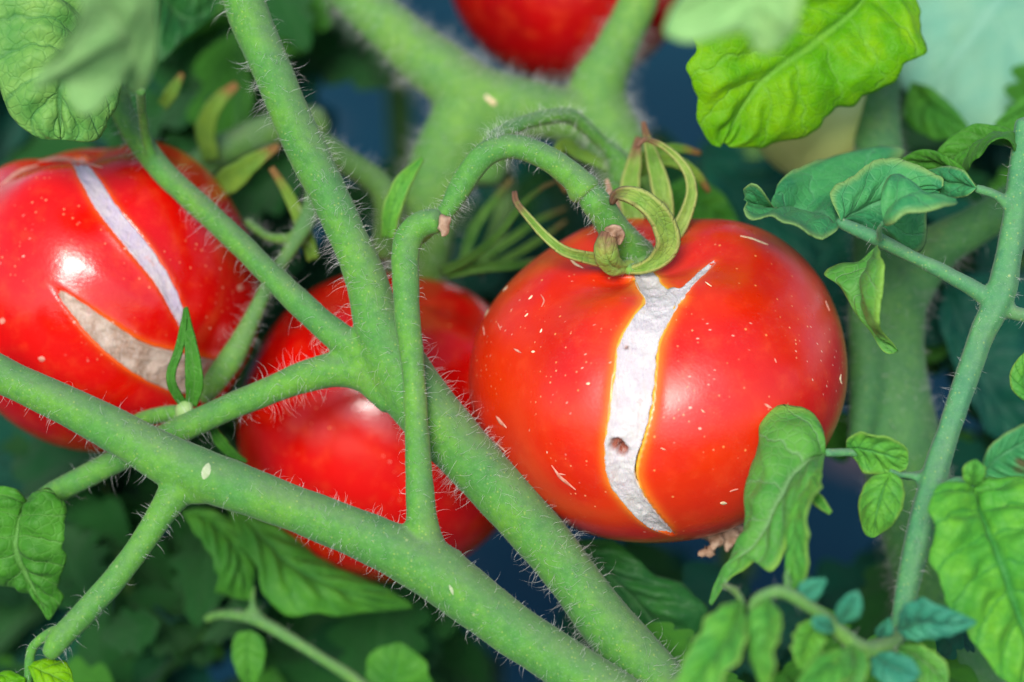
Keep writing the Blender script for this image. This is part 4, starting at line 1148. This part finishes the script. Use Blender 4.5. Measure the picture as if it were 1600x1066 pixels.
single('green leaf patch showing at the right rim of the big tomato above the small leaflets', 'leaf_mid', [(1285, 640, 58), (1305, 670, 56), (1318, 720, 56)],
       [(1285, 640, 58), (1328, 650, 56), (1345, 690, 56), (1320, 722, 56)], [(1285, 640, 58), (1275, 690, 56), (1300, 715, 56), (1317, 722, 56)])
single('olive triangular leaf under the pale blue-green leaf at top right', 'leaf_mid', [(1425, 128, 60), (1450, 160, 56), (1480, 180, 54), (1512, 200, 54)],
       [(1425, 128, 60), (1455, 138, 56), (1490, 168, 54), (1512, 196, 54)], [(1425, 128, 60), (1410, 180, 58), (1450, 215, 56), (1495, 215, 54), (1512, 204, 54)])
single('green leaf tip entering at the right border below the pale blue-green leaf', 'leaf_mid', [(1660, 130, 40), (1610, 165, 38), (1555, 195, 38)],
       [(1660, 130, 40), (1640, 120, 38), (1595, 155, 38), (1554, 192, 38)], [(1660, 130, 40), (1660, 200, 40), (1600, 215, 38), (1556, 198, 38)])
single('broad dull teal leaf behind the upper right of the big tomato', 'leaf_deep2', [(1100, 250, 84), (1180, 320, 78), (1280, 380, 76), (1380, 420, 76)],
       [(1100, 250, 84), (1180, 250, 80), (1290, 270, 80), (1390, 330, 78), (1390, 415, 76)], [(1100, 250, 84), (1110, 320, 80), (1190, 420, 78), (1290, 470, 76), (1375, 430, 76)])
single('dull green leaf behind the sharp calyx, slanting down to the right', 'leaf_mid', [(1030, 300, 60), (1080, 310, 58), (1130, 345, 58), (1160, 370, 58)],
       [(1030, 300, 60), (1080, 275, 60), (1130, 305, 58), (1162, 365, 58)], [(1030, 300, 60), (1050, 350, 56), (1110, 380, 56), (1158, 375, 58)])
single('dark blue-green leaf right of the big tomato in front of the main stem\'s shade', 'leaf_deep2', [(1310, 380, 70), (1318, 450, 66), (1322, 540, 64), (1330, 640, 66)],
       [(1310, 380, 70), (1270, 420, 68), (1280, 560, 66), (1325, 640, 66)], [(1310, 380, 70), (1370, 420, 68), (1370, 560, 66), (1335, 640, 66)])

# ------------------------------------------------------------------ plants behind and above (blurred foliage)
def proto_leaf(name, seed, mat):
    """compound-looking lobed leaf about 1 unit long, in its own space"""
    rnd = random.Random(seed)
    nu, nv = 26, 11
    V, UV, LU = [], [], []
    droop = rnd.uniform(0.2, 0.5); fold = rnd.uniform(0.1, 0.35); lob = rnd.choice([3, 4, 5])
    for i in range(nu):
        u = i / (nu - 1)
        env = math.sin(math.pi * u ** 0.75) ** 0.8 * 0.34
        wd = env * (1 - 0.35 * (1 - abs(math.sin(u * math.pi * lob))) * (u < 0.9))
        for j in range(nv):
            v = -1 + 2 * j / (nv - 1)
            x = v * wd * (1 + 0.12 * noise.noise(Vector((u * 6, v > 0, seed))))
            y = u
            z = -droop * u * u + fold * abs(v) * wd * 1.5 + 0.05 * noise.noise(Vector((u * 4, v * 2, seed * 3)))
            V.append((x, y + abs(v) * wd * 0.25, z)); UV.append((u * 6, v)); LU.append(u)
    f = [(i * nv + j, (i + 1) * nv + j, (i + 1) * nv + j + 1, i * nv + j + 1) for i in range(nu - 1) for j in range(nv - 1)]
    me = raw_mesh(name, V, f)
    uvl = me.uv_layers.new(name='UVMap')
    li = np.empty(len(me.loops), np.int32)
    me.loops.foreach_get('vertex_index', li)
    uvl.data.foreach_set('uv', np.array(UV, np.float32)[li].ravel())
    add_attr(me, 'lu', LU)
    me.polygons.foreach_set('use_smooth', [True] * len(me.polygons))
    me.materials.append(M[mat])
    return me
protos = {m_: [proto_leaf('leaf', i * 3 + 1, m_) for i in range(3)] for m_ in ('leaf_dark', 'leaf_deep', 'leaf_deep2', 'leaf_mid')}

HOLES = [(560, 190, 120, 150), (650, 190, 110, 90), (1120, 190, 130, 90), (780, 930, 150, 110), (1320, 860, 130, 160), (1060, 880, 110, 70), (470, 370, 60, 60), (150, 960, 40, 40)]
def in_hole(x, y):
    return any(((x - hx) / rx) ** 2 + ((y - hy) / ry) ** 2 < 1 for hx, hy, rx, ry in HOLES)

def back_plant(label, stem, n, xr, yr, dr, size, mats, seed, avoid=True):
    rnd = random.Random(seed)
    t = thing('tomato_plant', P(*stem[-1][:3]), label, 'plant', 'tomato plants behind')
    mb = MB()
    tube_into(mb, W(stem))
    me = remeshed(mb, 0.0016, 3)
    add_attr(me, 'upside', np.zeros(len(me.vertices)))
    put('stem', me, M['stem_dull'], t)
    off = t.location
    k = 0
    tries = 0
    while k < n and tries < 4000:
        tries += 1
        x, y, d = rnd.uniform(*xr), rnd.uniform(*yr), rnd.uniform(*dr)
        if avoid and in_hole(x, y):
            continue
        s = rnd.uniform(*size)
        mt = rnd.choice(mats)
        o = bpy.data.objects.new('leaf', rnd.choice(protos[mt]))
        COL.objects.link(o)
        o.parent = t
        # blade roughly facing up and toward the light
        nrm = (Vector((rnd.gauss(0, .5), rnd.gauss(0, .5) - 0.7, 1.0 + rnd.gauss(0, .3)))).normalized()
        tan = Vector((rnd.gauss(0, 1), rnd.gauss(-0.3, .6), rnd.gauss(-0.6, .5)))
        tan = (tan - nrm * tan.dot(nrm)).normalized()
        sx = tan.cross(nrm)
        mtx = Matrix((sx, tan, nrm)).transposed().to_4x4()
        loc = P(x, y, d) - tan * s * 0.5
        o.matrix_local = Matrix.Translation(loc - off) @ mtx @ Matrix.Scale(s, 4)
        k += 1
    return t

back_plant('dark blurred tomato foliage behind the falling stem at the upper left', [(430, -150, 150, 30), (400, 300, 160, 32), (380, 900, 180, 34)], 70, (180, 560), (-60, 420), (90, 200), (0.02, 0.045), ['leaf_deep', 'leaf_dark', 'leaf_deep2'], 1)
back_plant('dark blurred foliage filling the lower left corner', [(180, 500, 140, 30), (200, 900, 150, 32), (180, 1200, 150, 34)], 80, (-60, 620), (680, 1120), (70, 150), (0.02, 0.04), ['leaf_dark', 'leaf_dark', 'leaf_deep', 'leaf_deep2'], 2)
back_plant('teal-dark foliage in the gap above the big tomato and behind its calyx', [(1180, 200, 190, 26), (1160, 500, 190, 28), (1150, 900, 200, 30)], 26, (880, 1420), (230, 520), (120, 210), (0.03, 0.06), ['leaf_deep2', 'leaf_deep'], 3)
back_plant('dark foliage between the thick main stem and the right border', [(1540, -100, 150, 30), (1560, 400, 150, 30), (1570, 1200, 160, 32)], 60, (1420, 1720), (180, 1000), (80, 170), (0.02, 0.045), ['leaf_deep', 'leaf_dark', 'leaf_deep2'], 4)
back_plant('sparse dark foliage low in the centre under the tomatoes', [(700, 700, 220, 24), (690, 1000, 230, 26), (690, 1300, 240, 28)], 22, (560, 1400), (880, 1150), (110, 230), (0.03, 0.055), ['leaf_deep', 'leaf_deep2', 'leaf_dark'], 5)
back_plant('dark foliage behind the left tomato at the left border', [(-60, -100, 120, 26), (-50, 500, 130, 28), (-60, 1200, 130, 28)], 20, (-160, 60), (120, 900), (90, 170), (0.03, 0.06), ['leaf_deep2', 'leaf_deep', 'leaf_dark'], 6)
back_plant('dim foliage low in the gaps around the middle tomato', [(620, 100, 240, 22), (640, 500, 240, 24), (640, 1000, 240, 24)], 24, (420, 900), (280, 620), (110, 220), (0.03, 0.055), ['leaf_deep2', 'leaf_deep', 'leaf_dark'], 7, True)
back_plant('softly blurred mid-green leaves lower left in front of the dark ones', [(120, 640, 90, 12), (200, 900, 92, 13), (240, 1200, 94, 14)], 26, (-40, 700), (700, 1120), (55, 100), (0.014, 0.028), ['leaf_mid', 'leaf_dark', 'leaf_dark'], 12)
back_plant('mid-green leaves and shoots around the far stalks at the upper left', [(280, -100, 110, 12), (330, 200, 110, 13), (340, 500, 112, 14)], 16, (200, 560), (-40, 400), (75, 120), (0.018, 0.035), ['leaf_dark', 'leaf_mid', 'leaf_dark'], 13)
back_plant('green leaves low behind the small leaflets at the bottom right', [(1250, 900, 100, 12), (1300, 1000, 100, 13), (1320, 1200, 100, 14)], 22, (950, 1500), (930, 1130), (40, 100), (0.018, 0.032), ['leaf_deep2', 'leaf_dark', 'leaf_deep2'], 14, False)
back_plant('overlapping soft green leaves along the bottom edge right of centre', [(1180, 1100, 60, 10), (1220, 1150, 60, 11), (1230, 1300, 60, 12)], 24, (1060, 1520), (985, 1120), (0, 55), (0.010, 0.020), ['leaf_mid', 'leaf_mid', 'leaf_deep2'], 15, False)
back_plant('soft green leaves in the shade between the main stem and the right border', [(1640, 200, 84, 8), (1590, 500, 80, 11), (1600, 1200, 74, 12)], 24, (1440, 1660), (150, 1000), (60, 100), (0.014, 0.028), ['leaf_mid', 'leaf_deep2', 'leaf_deep2'], 16, False)
# leaves added above the frame, put there to shade what lies behind the fruit
back_plant('added leaves above the frame that shade the plants behind', [(300, -500, 170, 30), (320, -200, 170, 30), (320, 300, 180, 32)], 60, (-300, 1900), (-900, -170), (90, 330), (0.05, 0.09), ['leaf_mid', 'leaf_dark'], 8, False)
